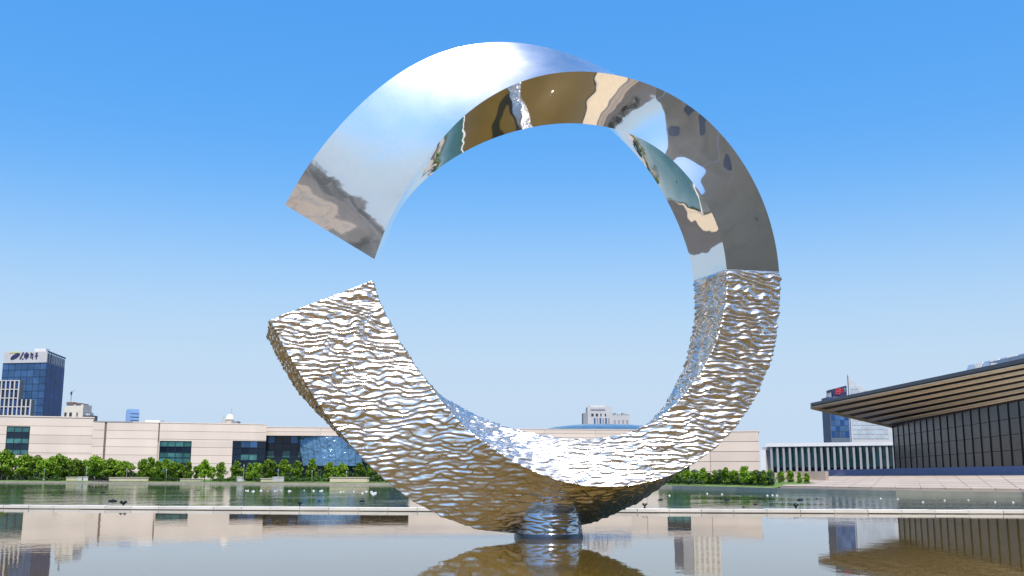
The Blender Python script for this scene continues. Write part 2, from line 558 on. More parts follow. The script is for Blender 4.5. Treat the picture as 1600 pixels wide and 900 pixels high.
# window reveals are real depth: the glass sits inside
def recess(F, h, depth, mats, cols, rows, bar=.3):
    m = MB()
    F.block(m, h[0], h[1], h[2], h[3], -.015, .03)
    m.build('window_back', M['dark'], museum)
    return glazing(F, h[0] + .1, h[1] - .1, h[2], h[3] - .1, cols, rows, .035, museum, mats, bar=bar)


recess(FL, W1, 0, ['teal_glass', 'navy_glass', 'teal_glass', 'navy_glass', 'teal_glass'], 3, 5, .18)
recess(FL, W2, 0, ['teal_glass', 'teal_glass', 'navy_glass', 'teal_glass', 'teal_glass', 'navy_glass', 'teal_glass'], 4, 7, .18)
recess(FL, W3, 0, ['navy_glass', 'navy_glass', 'navy_glass', ['navy_glass', 'teal_glass', 'teal_glass', 'navy_glass'], 'navy_glass', ['navy_glass', 'blue_glass', 'blue_glass', 'navy_glass']], 4, 6, .18)
# parapet coping, proud of the wall
b = MB(); FL.block(b, uL0, uL1 + .3, zt1, zt1 + .35, -14, .35); b.build('coping', M['stone'], museum)
b = MB(); FL.block(b, uL1 + .32, FL.on(205, 700)[0], zt2, zt2 + .35, -14, .30); b.build('coping', M['coping'], museum)
b = MB(); FL.block(b, FL.on(205, 700)[0] + .02, uR, zt2, zt2 + .3, -14, .30); b.build('coping', M['stone'], museum)
b = MB(); FL.block(b, FL.on(225, 700)[0], FL.on(247, 700)[0], zt2 + .32, zt2 + 1.0, -6, -2); b.build('roof_hatch', M['white'], museum)
b = MB(); FL.block(b, FL.on(251, 700)[0], FL.on(255, 700)[0], zt2 + .32, zt2 + 1.0, -6, -2); b.build('roof_vent', M['mid_grey'], museum)

# recessed centre: glass hall under a beige attic
pR = FL.P(uR, 0, -6)
FC = Facade(pR, at(1010, 700, 400))
uc = lambda px: FC.on(px, 700)[0]
zc = FC.on(860, 671.3)[1]
zband = FC.on(470, 681)[1]
b = MB(); FC.block(b, 0, FC.len + 8, zband, zc, -12, -.02); b.build('wall', M['joint'], museum)
b = MB(); FC.block(b, uc(640), FC.len + 8, ZB, zband - .01, -12, -.03); b.build('wall', M['joint'], museum)
zsb = [zband, (zband + zc) / 2, zc]
for a, c in ((0, 500), (500, 620), (620, 740), (740, 850), (850, 930), (930, 1012)):
    courses(FC, (0 if a == 0 else uc(a)) + .1, uc(c), zsb, [])
courses(FC, uc(640), uc(1012), [ZB + (zband - ZB) * i / 5 for i in range(6)], [])
b = MB(); FC.block(b, 0, FC.len + 8, zc, zc + .3, -12, .3); b.build('coping', M['stone'], museum)
# side wall of the left block where it steps back
FS = Facade(FL.P(uR, 0, 0), pR)
b = MB(); FS.block(b, 0, 6, W3[3], zt2, -.4, -.02); b.build('return_wall', M['joint'], museum)
# dark glass behind the recess
b = MB(); FC.block(b, 0, uc(640), ZB, zband - .01, -5, -4.4); b.build('window_back', M['dark'], museum)
glazing(FC, uc(416), uc(478), ZB, zband - .05, 5, 6, -3.4, museum, ['navy_glass', 'navy_glass', 'navy_glass', ['teal_glass', 'navy_glass'], 'navy_glass', ['blue_glass', 'navy_glass', 'navy_glass']], bar=.2)
# the leaning glass hall: outward-tilted bright panes on a frame
hall = MB()
nC, nR = 9, 5
ua, ub2 = uc(464), uc(566)
H0, H1 = FC.on(500, 728)[1], zband - .1


def tilted(i, j):
    v = j / nR
    u = ua + (ub2 - ua) * i / nC + (1 - v) * (1 - i / nC) * 2.4
    bulge = 3.0 * math.sin(math.pi * i / nC)
    return FC.P(u, H0 + (H1 - H0) * v, -.5 - 2.4 * v + bulge)


for i in range(nC + 1):
    for j in range(nR): hall.bar(tilted(i, j), tilted(i, j + 1), .10, n=4)
for j in range(nR + 1):
    for i in range(nC): hall.bar(tilted(i, j), tilted(i + 1, j), .08, n=4)
hf = hall.build('glass_hall', M['frame'], museum)
for i in range(nC):
    for j in range(nR):
        q = [np.array(tilted(i, j)), np.array(tilted(i + 1, j)), np.array(tilted(i + 1, j + 1)), np.array(tilted(i, j + 1))]
        c = sum(q) / 4
        q = [tuple(c + (p - c) * .985) for p in q]
        nn = np.cross(np.array(q[1]) - np.array(q[0]), np.array(q[3]) - np.array(q[0])); nn = nn / np.linalg.norm(nn) * .06
        MB().prism(q, [tuple(np.array(p) + nn) for p in q]).build('pane', M['sky_glass'], hf)
b = MB(); FC.block(b, uc(475), uc(566), ZB, H0 - .05, -4.2, -2.6); b.build('hall_base', M['navy_glass'], museum)
glazing(FC, uc(567), uc(640), ZB, zband - .05, 5, 5, -2.4, museum, ['navy_glass', 'navy_glass', 'blue_glass'], bar=.2)
# shallow blue skylight dome on the roof
c0 = FC.P(uc(958), zc + .1, -7)
prof = [(26 * math.cos(a), 3.4 * math.sin(a)) for a in [math.pi / 2 * k / 6 for k in range(6)]] + [(.5, 3.4)]
MB().lathe((c0[0], c0[1] + 20, c0[2]), prof, 24).build('skylight', M['sky_glass'], museum, smooth=True)

# ------------------------------------------------------------------ right-hand wing, nearer the water
wing = thing('museum_wing', (55, 230, .6), 'low beige stone wing with one tall teal glass bay behind the right tree row', 'building')
FW = Facade(at(985, 700, 232), at(1186, 700, 226))
zw = FW.on(1170, 674.5)[1]
uw = lambda px: FW.on(px, 720)[0]
b = MB(); FW.block(b, 0, FW.len, ZB, zw, -16, -.02); b.build('wall', M['joint'], wing)
B1 = (uw(1041), uw(1077), ZB, zw - 1.2)
_m = museum; museum = wing
zsw = [ZB + (zw - ZB) * i / 5 for i in range(6)]
courses(FW, 0, uw(1010) - .05, zsw, [])
courses(FW, uw(1010) + .05, uw(1110) - .05, zsw, [B1])
courses(FW, uw(1110) + .05, FW.len, zsw, [])
recess(FW, B1, 0, ['teal_glass', 'navy_glass', 'teal_glass', 'teal_glass', 'navy_glass'], 3, 5, .15)
b = MB(); FW.block(b, -.2, FW.len + .2, zw, zw + .22, -16, .28); b.build('coping', M['stone'], wing)
museum = _m

# ------------------------------------------------------------------ colonnaded hall under the theatre roof
hallb = thing('colonnade_building', (75, 255, .6), 'grey hall with a pale cornice over slim columns and teal glass', 'building')
FH = Facade(at(1189, 700, 345), at(1425, 700, 325))
uh = lambda px: FH.on(px, 720)[0]
zh0, zh1 = FH.on(1300, 697)[1], FH.on(1300, 691.5)[1]
b = MB(); FH.block(b, 0, FH.len, ZB, zh0 - .01, -14, -2.2); b.build('wall', M['mid_grey'], hallb)
b = MB(); FH.block(b, uh(1198), FH.len, zh0, zh1, -14.2, .5); b.build('cornice', M['white'], hallb)
b = MB(); FH.block(b, 0, FH.len, ZB, ZB + .9, -2.2, .6); b.build('podium', M['kerb'], hallb)
for i in range(22):
    u = uh(1203) + (FH.len - uh(1203)) * (i + .3) / 22
    FH.piece('column', M['column_stone'], hallb, u - .32, u + .32, ZB + .9, zh0, -.5, .25)
for i in range(22):
    u = uh(1203) + (FH.len - uh(1203)) * i / 22
    for z0, z1 in ((ZB + 1.0, ZB + 3.9), (ZB + 4.0, zh0 - .1)):
        FH.piece('pane', M['teal_glass' if z0 > 3 else 'navy_glass'], hallb, u + .05, u + FH.len / 24, z0, z1, -2.19, -2.1)
b = MB(); FH.block(b, uh(1189), uh(1197), ZB + .9, FH.on(1193, 703)[1], -6, .3); b.build('stair_tower', M['white'], hallb)

# ------------------------------------------------------------------ theatre with the great overhanging roof
theatre = thing('theatre_building', (110, 230, .6), 'dark glass theatre under a huge flat roof with a slatted bronze soffit', 'theatre')
EO0, EO1 = np.array((79., 278, 20)), np.array((84.5, 160, 20))        # outer eave
EI0, EI1 = np.array((100.5, 278, 15)), np.array((87.2, 160, 15))      # head of the glass wall
b = MB()
b.prism([(79, 278, 20.05), (84.5, 160, 20.05), (210, 160, 20.05), (210, 284, 20.05)],
        [(79, 278, 20.75), (84.5, 160, 20.75), (210, 160, 21.2), (210, 284, 21.2)])
b.build('roof', M['fascia'], theatre)
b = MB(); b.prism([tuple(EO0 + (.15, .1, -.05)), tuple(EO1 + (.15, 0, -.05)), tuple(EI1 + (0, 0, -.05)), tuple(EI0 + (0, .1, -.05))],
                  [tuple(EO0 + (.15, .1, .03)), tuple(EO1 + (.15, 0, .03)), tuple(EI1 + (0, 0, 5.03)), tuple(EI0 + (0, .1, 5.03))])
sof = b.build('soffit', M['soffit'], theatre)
NS = 6
for k in range(NS):
    v0, v1 = (k + .12) / NS, (k + .50) / NS
    L = lambda v, e: tuple((EO0 if e == 0 else EO1) * (1 - v) + (EI0 if e == 0 else EI1) * v + (0, (.25 if e == 0 else -.1), 0))
    drop = lambda p: (p[0], p[1], p[2] - .3)
    q = [L(v0, 0), L(v0, 1), L(v1, 1), L(v1, 0)]
    MB().prism([drop(p) for p in q], [(p[0], p[1], p[2] - .07) for p in q]).build('soffit_slat', M['bronze'], theatre)
# far edge of the roof: the dark end beam
b = MB(); b.prism([(79.2, 278.35, 19.2), (100.5, 278.35, 14.2), (100.5, 279, 14.2), (79.2, 279, 19.2)],
                  [(79.2, 278.35, 20.0), (100.5, 278.35, 20.0), (100.5, 279, 20.0), (79.2, 279, 20.0)])
b.build('end_beam', M['bronze'], theatre)
# smoked glass wall with fins
FT = Facade((100.5, 278), (87.2, 160))
ZT = 3.47
b = MB(); b.prism([(100.62, 278.33, ZT), (87.6, 160.2, ZT), (205, 160.2, ZT), (205, 278.33, ZT)], [(100.62, 278.33, 15), (87.6, 160.2, 15), (205, 160.2, 15), (205, 278.33, 15)])
b.build('wall', M['dark'], theatre)
NF = 22
for i in range(NF + 1):
    u = FT.len * i / NF
    FT.piece('fin', M['fin'], theatre, u - .12, u + .12, ZT, 14.9, .02, .30)
for i in range(NF):
    for j in range(4):
        FT.piece('pane', M['theatre_glass'], theatre, FT.len * i / NF + .2, FT.len * (i + 1) / NF - .2, ZT + (14.8 - ZT) * j / 4 + .05, ZT + (14.8 - ZT) * (j + 1) / 4 - .05, .03, .14)
# rooftop glass lantern
lt = MB()
for k in range(13):
    y = 196 - k * 3.0
    xo = 84 + (196 - y) * .04
    z0, z1 = 21.0, 22.2
    q = lambda yy, o=0: (85.2 + (196 - yy) * .045 + o, yy)
    lt.prism([(*q(y), z0), (*q(y - 2.4), z0), (*q(y - 2.4, .2), z0), (*q(y, .2), z0)], [(*q(y, .5), z1), (*q(y - 2.4, .5), z1), (*q(y - 2.4, .7), z1), (*q(y, .7), z1)])
    lt.build('roof_light', M['pale_glass'] if k % 2 == 0 else M['rim'], theatre); lt = MB()
b = MB(); b.box(85.9, 100, 158, 196.5, 20.9, 21.9); b.build('roof_light_base', M['pale_grey'], theatre)
# slate-blue plinth terrace
b = MB(); b.prism([(90, 306, .4), (87, 150, .4), (215, 150, .4), (215, 306, .4)], [(90, 306, 3.45), (87, 150, 3.45), (215, 150, 3.45), (215, 306, 3.45)])
b.build('plinth', M['plinth'], theatre)

# paved embankment from the water up to the plinth
emb = MB()
S = [np.array((*shore(px), .46)) for px in (1215, 1290, 1360, 1440, 1520, 1597)] + [np.array((48, 80, .5)), np.array((52, 68, .5))]
T = [np.array((89.8 - 2.6 * k / 7, 296 - 146 * k / 7, 1.95)) for k in range(8)]
# pull the shore side back behind the kerb step
S = [s + (T[i] - s) * .02 for i, s in enumerate(S)]
emb_m = MB()
for i in range(7): emb_m.prism([tuple(S[i] - (0, 0, .5)), tuple(S[i + 1] - (0, 0, .5)), tuple(T[i + 1] - (0, 0, 2)), tuple(T[i] - (0, 0, 2))],
                               [tuple(S[i] - (0, 0, .05)), tuple(S[i + 1] - (0, 0, .05)), tuple(T[i + 1] - (0, 0, .05)), tuple(T[i] - (0, 0, .05))])
emb = emb_m.build('embankment', M['joint'])
props(emb, 'pale paved slope rising from the lake to the theatre plinth', 'embankment', kind='structure')
rows = [0, .05, .12, .22, .34, .50, .72, .985]
for i in range(7):
    for a, c in zip(rows[:-1], rows[1:]):
        for h in (0, 1):
            e0, e1 = h / 2 + .006, (h + 1) / 2 - .006
            P_ = lambda u, v: (S[i] * (1 - u) + S[i + 1] * u) * (1 - v) + (T[i] * (1 - u) + T[i + 1] * u) * v
            aa, cc = a + .004, c - .004
            lift = .10 if a < .05 else 0
            q = [P_(e0, aa), P_(e1, aa), P_(e1, cc), P_(e0, cc)]
            MB().prism([tuple(p - (0, 0, .045)) for p in q], [tuple(p + (0, 0, .02 + lift)) for p in q]).build('paving_slab', M['slab'], emb)
# stair block at the far end of the slope
st = thing('stone_stair', (58, 190, .6), 'short pale stone stair with side walls at the far end of the slope', 'stairs')
FT2 = Facade(at(1217, 755, 172), at(1287, 750, 178))
for k in range(6):
    b = MB(); FT2.block(b, k * .35, FT2.len - .02, .6 + k * .28, .6 + (k + 1) * .28, -1.2 * (k + 1), -1.2 * k); b.build('step', M['slab' if k % 2 else 'kerb'], st)
b = MB(); FT2.block(b, FT2.len, FT2.len + .8, .5, 2.5, -9, .4); b.build('side_wall', M['slab'], st)
b = MB(); FT2.block(b, -1.0, -.02, .5, 1.3, -9, .4); b.build('side_wall', M['kerb'], st)

# ------------------------------------------------------------------ far towers and small roofs
tw = thing('office_tower', at(45, 744, 560), 'blue glass office tower with a white sign band along its top', 'tower', )
tw.location.z = .6
tA, tB, tC = at(6, 551, 560), at(75, 549, 556), at(102, 560, 589)
zt = tB[2]
F1, F2 = Facade(tA, tB), Facade(tB, tC)
# the block under the sign band
tD = (tA[0] + tC[0] - tB[0], tA[1] + tC[1] - tB[1])
zs_ = F1.on(40, 567)[1]
b = MB(); b.prism([(tA[0], tA[1], .6), (tB[0], tB[1], .6), (tC[0], tC[1], .6), (*tD, .6)], [(tA[0], tA[1], zs_), (tB[0], tB[1], zs_), (tC[0], tC[1], zs_), (*tD, zs_)])
b.build('core', M['frame'], tw)
for F, m, cols in ((F1, 'blue_glass', 7), (F2, 'deep_blue_glass', 4)):  # side face's darker tone from the light is put into its pane colour
    n_r = 16
    for i in range(cols):
        for j in range(5, n_r):
            u0, u1 = F.len * i / cols, F.len * (i + 1) / cols
            z0, z1 = .6 + (zs_ - .6) * j / n_r, .6 + (zs_ - .6) * (j + 1) / n_r
            F.piece('pane', M[m], tw, u0 + .12, u1 - .12, z0 + .12, z1 - .12, .01, .12)
b = MB(); b.prism([(tA[0] + .2, tA[1] + .2, zs_ + .01), (tB[0], tB[1], zs_ + .01), (tC[0], tC[1], zs_ + .01), (*tD, zs_ + .01)],
                  [(tA[0] + .2, tA[1] + .2, zt - 1), (tB[0], tB[1], zt - 1), (tC[0], tC[1], zt - 1), (*tD, zt - 1)])
b.build('plant_storey', M['mid_grey'], tw)
b = MB(); F1.block(b, .3, F1.len, zs_ + .02, zt, .01, .5); band = b.build('sign_band', M['pale_grey'], tw)
for px, wd in ((59, 7.0), (68, 6.0)):
    u, z = F1.on(px, 548)
    b = MB(); F1.block(b, u - wd / 4, u + wd / 4, zt + .02, zt + 1.6, -3, .3); b.build('roof_box', M['white'], tw)
for k in range(7):
    u = F2.len * (k + .3) / 7
    b = MB(); F2.block(b, u, u + 1.3, zs_ + .6, zt - .4, .01, .3); b.build('louvre', M['pale_grey'] if k > 1 else M['navy_glass'], tw)
b = MB(); F2.block(b, 0, F2.len, zt - .38, zt + .3, -.4, .35); b.build('parapet', M['deep_blue_glass'], tw)
# lettering of the sign band: a slanted blue emblem under a yellow stroke and four dark characters
u, z = F1.on(25, 556)
b = MB()
ell = [(3.0 * math.cos(t), 1.15 * math.sin(t)) for t in [2 * math.pi * k / 14 for k in range(14)]]
ca, sa = math.cos(R(28)), math.sin(R(28))
ell = [(x * ca - y * sa, x * sa + y * ca) for x, y in ell]
b.prism([F1.P(u + x, z - .3 + y, .52) for x, y in ell], [F1.P(u + x, z - .3 + y, .72) for x, y in ell])
b.build('emblem', M['ink'], band)
b = MB(); F1.block(b, u - 3.6, u + 1.8, z + 1.55, z + 2.2, .52, .66); b.build('emblem_stroke', M['yellow'], band)


def glyph(px, strokes, mm='ink', F=None, row=556, par=None, s=1.0):
    F = F or F1
    u, z = F.on(px, row)
    b = MB()
    for (x0, y0, x1, y1, t) in strokes:
        d = math.hypot(x1 - x0, y1 - y0); nx, ny = -(y1 - y0) / d * t / 2, (x1 - x0) / d * t / 2
        q = [(x0 + nx, y0 + ny), (x1 + nx, y1 + ny), (x1 - nx, y1 - ny), (x0 - nx, y0 - ny)]
        off = .52 + .012 * (len(b.f) % 7)
        b.prism([F.P(u + a * s, z + c * s, off) for a, c in q], [F.P(u + a * s, z + c * s, off + .2) for a, c in q])
    b.build('character', M[mm], par or band)


glyph(35, [(-.9, -1.8, .9, 1.8, .7), (.2, -1.6, 1.2, -1.6, .4)])
glyph(42.5, [(-1.4, .6, 1.4, .6, 1.0), (0, -1.6, 0, 1.8, 1.0), (-1.2, -.4, 1.2, -.4, .9), (-1.1, -.9, -1.1, 1.1, .5), (1.1, -.9, 1.1, 1.1, .5)])
glyph(51, [(-.5, -1.2, -.5, 1.7, .7), (.5, -1.7, .5, 1.0, .6), (-.9, 1.2, .9, .9, .4)])
glyph(58, [(-.6, 1.0, .5, 1.7, .5), (0, -1.7, .1, 1.3, .6), (-.9, -.2, .9, .2, .4)])

# white lattice block standing before the tower
lb = thing('lattice_block', (at(15, 744, 470)[0], 470, .6), 'white gridded office block in front of the blue tower', 'building')
FB = Facade(at(-40, 700, 470), at(42, 700, 470))
u1 = FB.on(27, 640)[0]
zA, zB_ = FB.on(15, 594)[1], FB.on(35, 624)[1]
b = MB(); FB.block(b, 0, u1, .6, zA, -4, -.3); FB.block(b, u1 + .01, FB.len, .6, zB_, -4, -.3); b.build('core', M['navy_glass'], lb)
b = MB()
nv = 12
for i in range(nv + 1):
    u = FB.len * i / nv
    FB.block(b, u - .28, u + .28, .6, zA if u <= u1 + .3 else zB_, -.28, .25)
k = 0
z = zA
while z > 3:
    FB.block(b, 0, u1 if z > zB_ + .5 else FB.len, z - .4, z, -.27, .22 + .001 * (k % 3)); z -= 3.9; k += 1
lat = b.build('lattice', M['pale_grey'], lb)
for i in range(nv):
    zz = zA
    while zz > 20:
        u = FB.len * i / nv
        if u + 1 < u1 or zz < zB_:
            FB.piece('pane', M['deep_blue_glass' if (i + int(zz)) % 3 else 'dark'], lb, u + .5, u + FB.len / nv - .5, zz - 3.3, zz - .9, -.29, -.15)
        zz -= 3.9

# small cream roof house with three dark openings and a mast
rh = thing('cream_house', (at(112, 744, 440)[0], 440, .6), 'small cream building with three dark openings beside the blue tower', 'building')
FR = Facade(at(96, 700, 440), at(125.5, 700, 440))
z0 = FR.on(110, 632)[1]
b = MB(); FR.block(b, 0, FR.len, .6, z0 - 1.2, -9, 0); FR.block(b, FR.len * .12, FR.len, z0 - 1.19, z0, -9, -.02); b.build('wall', M['cream'], rh)
for px, wv in ((102.3, .9), (110.3, 1.1), (120.5, .5)):
    u, z = FR.on(px, 647.5)
    b = MB(); FR.block(b, u - wv / 2, u + wv / 2, z - .8, z + .8, .01, .08); b.build('window', M['dark'], rh)
for a, c, dz in ((103.5, 115, 1.0), (118, 126, .6)):
    b = MB(); FR.block(b, FR.on(a, 640)[0], FR.on(c, 640)[0], z0 + .01, z0 + dz, -8, .25); b.build('roof', M['brown'], rh)
mast = thing('signal_mast', FR.P(FR.on(106.5, 640)[0], z0 + 1, -2), 'thin grey signal mast on the brown roof beside the blue tower', 'mast')
mx, my, mz = mast.location
MB().bar((mx, my, mz), (mx, my, mz + 3.4), .18).build('pole', M['mid_grey'], mast)
MB().bar((mx - .1, my, mz + 3.3), (mx + .2, my, mz + 4.6), .42, .25).build('head', M['deep_blue_glass'], mast)
MB().bar((mx - .9, my, mz + 4.0), (mx + 1.3, my, mz + 5.1), .1).build('arm', M['mid_grey'], mast)
pr = thing('plant_room', (at(134, 744, 400)[0], 400, 19), 'low grey plant housing with a rail on the museum roof', 'plant room')
FPR = Facade(at(126, 700, 400), at(141, 700, 400))
zpr = FPR.on(133, 649)[1]
b = MB(); FPR.block(b, 0, FPR.len, 15, zpr, -5, 0); b.build('housing', M['fascia'], pr)
b = MB(); FPR.block(b, 1, 2.4, zpr + .02, zpr + 1.1, -4, -.5); b.build('vent', M['pale_grey'], pr)
b = MB()
for u in (0.8, 2.0, 3.1): b.bar(FPR.P(u, zpr, -.3), FPR.P(u, zpr + 1.4, -.3), .07)
b.bar(FPR.P(.7, zpr + 1.4, -.3), FPR.P(3.2, zpr + 1.4, -.3), .08); b.build('rail', M['mid_grey'], pr)

# distant pale blue tower
dt = thing('distant_tower', (at(207, 744, 1700)[0], 1700, .6), 'faint pale blue tower far off above the beige museum roof', 'tower')
FD = Facade(at(200, 700, 1700), at(214.5, 700, 1712))
zd = FD.on(207, 639)[1]
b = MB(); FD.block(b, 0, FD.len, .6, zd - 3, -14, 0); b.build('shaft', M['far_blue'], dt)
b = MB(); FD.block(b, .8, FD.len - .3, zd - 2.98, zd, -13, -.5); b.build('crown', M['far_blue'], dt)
for k in range(5):
    FD.piece('floor_band', M['blue_glass'], dt, .4, FD.len - .4, zd - 8 - k * 5.5, zd - 6.8 - k * 5.5, .02, .2)

# domed pavilion with spires peeping over the roof
dp = thing('domed_pavilion', (at(358, 744, 640)[0], 640, .6), 'pale domed pavilion with thin spires peeping over the museum roof', 'pavilion')
px0 = at(358, 662, 640); zb = at(358, 663, 640)[2]
sc = 640 / FOC
b = MB(); b.box(px0[0] - 22 * sc, px0[0] + 20 * sc, 636, 648, .6, zb); b.build('base', M['brown'], dp)
MB().lathe((px0[0], 641, zb), [(6.2 * sc, 0), (6.2 * sc, 7 * sc), (7 * sc, 7.2 * sc), (6 * sc, 11 * sc), (4 * sc, 14.5 * sc), (1 * sc, 16 * sc)], 14).build('dome', M['cream'], dp, smooth=True)
for dx, h, r in ((2.2, 26, .5), (-9.5, 15, .9)):
    MB().bar((px0[0] + dx * sc, 641, zb), (px0[0] + dx * sc, 641, zb + h * sc), r * sc, .15 * sc).build('spire', M['mid_grey'], dp)
MB().prism([(px0[0] - 14 * sc, 638, zb), (px0[0] - 5 * sc, 638, zb), (px0[0] - 5 * sc, 643, zb), (px0[0] - 14 * sc, 643, zb)], [(px0[0] - 10 * sc, 638, zb + 8 * sc), (px0[0] - 8.8 * sc, 638, zb + 8 * sc), (px0[0] - 8.8 * sc, 643, zb + 8 * sc), (px0[0] - 10 * sc, 643, zb + 8 * sc)]).build('gable', M['pale_grey'], dp)
b = MB(); b.box(px0[0] + 6.5 * sc, px0[0] + 15 * sc, 637, 644, zb + .02, zb + 4.5 * sc); b.build('annex', M['mid_grey'], dp)

# grey apartment block above the centre of the museum
ap = thing('apartment_block', (at(948, 744, 640)[0], 640, .6), 'pale grey stepped apartment block above the museum roof seen through the ring', 'building')
FA = Facade(at(912, 700, 640), at(985, 700, 640))
ua_ = lambda px: FA.on(px, 650)[0]
za = lambda py: FA.on(948, py)[1]
b = MB(); FA.block(b, ua_(918), ua_(956), .6, za(635.5), -14, 0); b.build('wall', M['pale_grey'], ap)
b = MB(); FA.block(b, 0, ua_(917.9), .6, za(645), -13, -1); b.build('side_wing', M['mid_grey'], ap)
b = MB(); FA.block(b, ua_(956.1), ua_(985), .6, za(649), -13, -.6); b.build('low_wing', M['pale_grey'], ap)
b = MB(); FA.block(b, ua_(922), ua_(945), za(635.4), za(633), -9, -2); b.build('roof_house', M['pale_grey'], ap)
for r, (p0, p1) in enumerate(((924, 927.5), (931, 934.5), (938, 940), (945, 947))):
    FA.piece('window', M['dark'], ap, ua_(p0), ua_(p1), za(650), za(646.2), .01, .2)
FA.piece('window_band', M['mid_grey'], ap, ua_(923), ua_(946), za(641), za(638.5), .01, .2)
for k in range(6):
    p0 = 928 + k * 4.4
    FA.piece('balcony_column', M['mid_grey'] if k % 2 else M['blue_glass'], ap, ua_(p0), ua_(p0 + 2.4), za(669), za(653), .01, .25)
for k in range(4):
    p0 = 959 + k * 6.5
    FA.piece('window', M['mid_grey'], ap, ua_(p0), ua_(p0 + 3.2), za(668), za(656), -.59, -.4)
    FA.piece('roof_frame', M['mid_grey'], ap, ua_(p0), ua_(p0 + 4.4), za(648.9), za(645 + 2 * (k % 2)), -6, -1.2)

# tower hidden behind the ring, mirrored in the pool
ht = thing('beige_tower', (at(1095, 744, 560)[0], 560, .6), 'beige gridded tower behind the ring whose mirror image lies in the pool', 'tower')
FX = Facade(at(1064, 700, 556), at(1121, 700, 560))
u_ = FX.on(1080, 700)[0]
zx = FX.on(1095, 604)[1]
b = MB(); FX.block(b, 0, u_ - .01, .6, zx - 3, -14, -.5); b.build('side_wing', M['mid_grey'], ht)
b = MB(); FX.block(b, u_, FX.len, .6, zx, -16, 0); b.build('wall', M['cream'], ht)
for i in range(5):
    for j in range(10):
        FX.piece('window', M['mid_grey'], ht, u_ + .6 + (FX.len - u_) * i / 5, u_ + 2.2 + (FX.len - u_) * i / 5, zx - 3.6 - j * 3.6, zx - 1.9 - j * 3.6, .01, .1)

# dark tower with a red sign
rt = thing('sign_tower', (at(1312, 744, 480)[0], 480, .6), 'dark blue tower with a red rooftop sign behind the theatre roof', 'tower')
FG = Facade(at(1296.5, 640, 480), at(1328, 640, 480))
ug = lambda px: FG.on(px, 640)[0]
zg = lambda py: FG.on(1312, py)[1]
b = MB(); FG.block(b, 0, ug(1326), .6, zg(620), -12, 0); b.build('shaft', M['blue_grey'], rt)
b = MB()
b.prism([FG.P(ug(1304), zg(619.9), -1), FG.P(ug(1325.8), zg(619.9), -1), FG.P(ug(1325.8), zg(619.9), -11), FG.P(ug(1304), zg(619.9), -11)],
        [FG.P(ug(1304), zg(607.5), -1), FG.P(ug(1325.8), zg(602), -1), FG.P(ug(1325.8), zg(602), -11), FG.P(ug(1304), zg(607.5), -11)])
sgn = b.build('crown', M['ink'], rt)
b = MB()
b.prism([FG.P(ug(1297), zg(619.9), -1), FG.P(ug(1301.5), zg(619.9), -1), FG.P(ug(1301.5), zg(619.9), -6), FG.P(ug(1297), zg(619.9), -6)],
        [FG.P(ug(1300), zg(613), -1), FG.P(ug(1301), zg(613), -1), FG.P(ug(1301), zg(613), -6), FG.P(ug(1300), zg(613), -6)])
b.build('horn', M['mid_grey'], rt)
for j in range(7):
    for i in range(4):
        FG.piece('pane', M['blue_glass' if (i + j) % 3 else 'deep_blue_glass'], rt, ug(1297.5) + i * ug(1303.5), ug(1297.5) + (i + .9) * ug(1303.5), zg(629 + j * 9), zg(621 + j * 9), .01, .12)
_FGo = Facade(FG.P(0, 0, -1.45), FG.P(FG.len, 0, -1.45))
glyph(1308.3, [(-.9, 1.0, .9, 1.0, .5), (-.7, .0, .7, .0, .9), (-.9, -1.0, .9, -1.0, .5), (-.7, -.9, -.7, .9, .4), (.7, -.9, .7, .9, .4)], 'red', _FGo, 611.5, sgn, 1.15)
glyph(1314.5, [(-.5, -1.0, -.5, 1.0, .5), (.1, .6, .7, .6, .4), (.5, -.9, .5, .3, .4)], 'red', _FGo, 610.5, sgn, 1.0)
glyph(1319.5, [(-.6, .5, .6, .5, .3), (0, -.9, 0, .8, .3)], 'mid_grey', _FGo, 609.5, sgn, 1.0)

# white sail-shaped tower
sl = thing('sail_tower', (at(1345, 744, 560)[0], 560, .6), 'white sail-shaped tower with a sharp tip behind the theatre roof', 'tower')
FN = Facade(at(1328, 640, 560), at(1392, 640, 560))
un = lambda px: FN.on(px, 640)[0]
zn = lambda py: FN.on(1340, py)[1]
prof = [(1328.3, 586), (1331.5, 592.5), (1338, 599), (1347, 605), (1357, 610.5), (1368, 616), (1378, 625), (1386, 640), (1391, 660)]
b = MB()
for (a, ya), (c, yc) in zip(prof[:-1], prof[1:]):
    b.prism([FN.P(un(1328.2), zn(yc), 0), FN.P(un(c), zn(yc), 0), FN.P(un(c), zn(yc), -1.8), FN.P(un(1328.2), zn(yc), -1.8)],
            [FN.P(un(1328.2), zn(ya) - .002, 0), FN.P(un(a), zn(ya) - .002, 0), FN.P(un(a), zn(ya) - .002, -1.8), FN.P(un(1328.2), zn(ya) - .002, -1.8)])
FN.block(b, un(1328.2), un(1391), .6, zn(660) - .01, -1.8, 0)
b.build('sail', M['pale_grey'], sl)
for j in range(13):
    py = 596 + j * 7
    xe = float(np.interp(py + 1, [p[1] for p in prof], [p[0] for p in prof])) - 2.5
    for i in range(9):
        p0 = 1330.5 + i * 7
        if p0 + 3 < xe:
            FN.piece('pane', M['pale_glass'], sl, un(p0), un(min(p0 + 6.2, xe)), zn(py + 5.5), zn(py), .01, .15)
MB().bar(FN.P(un(1328.4), zn(587), -.9), FN.P(un(1328), zn(582.5), -.9), .25, .08).build('tip', M['pale_grey'], sl)

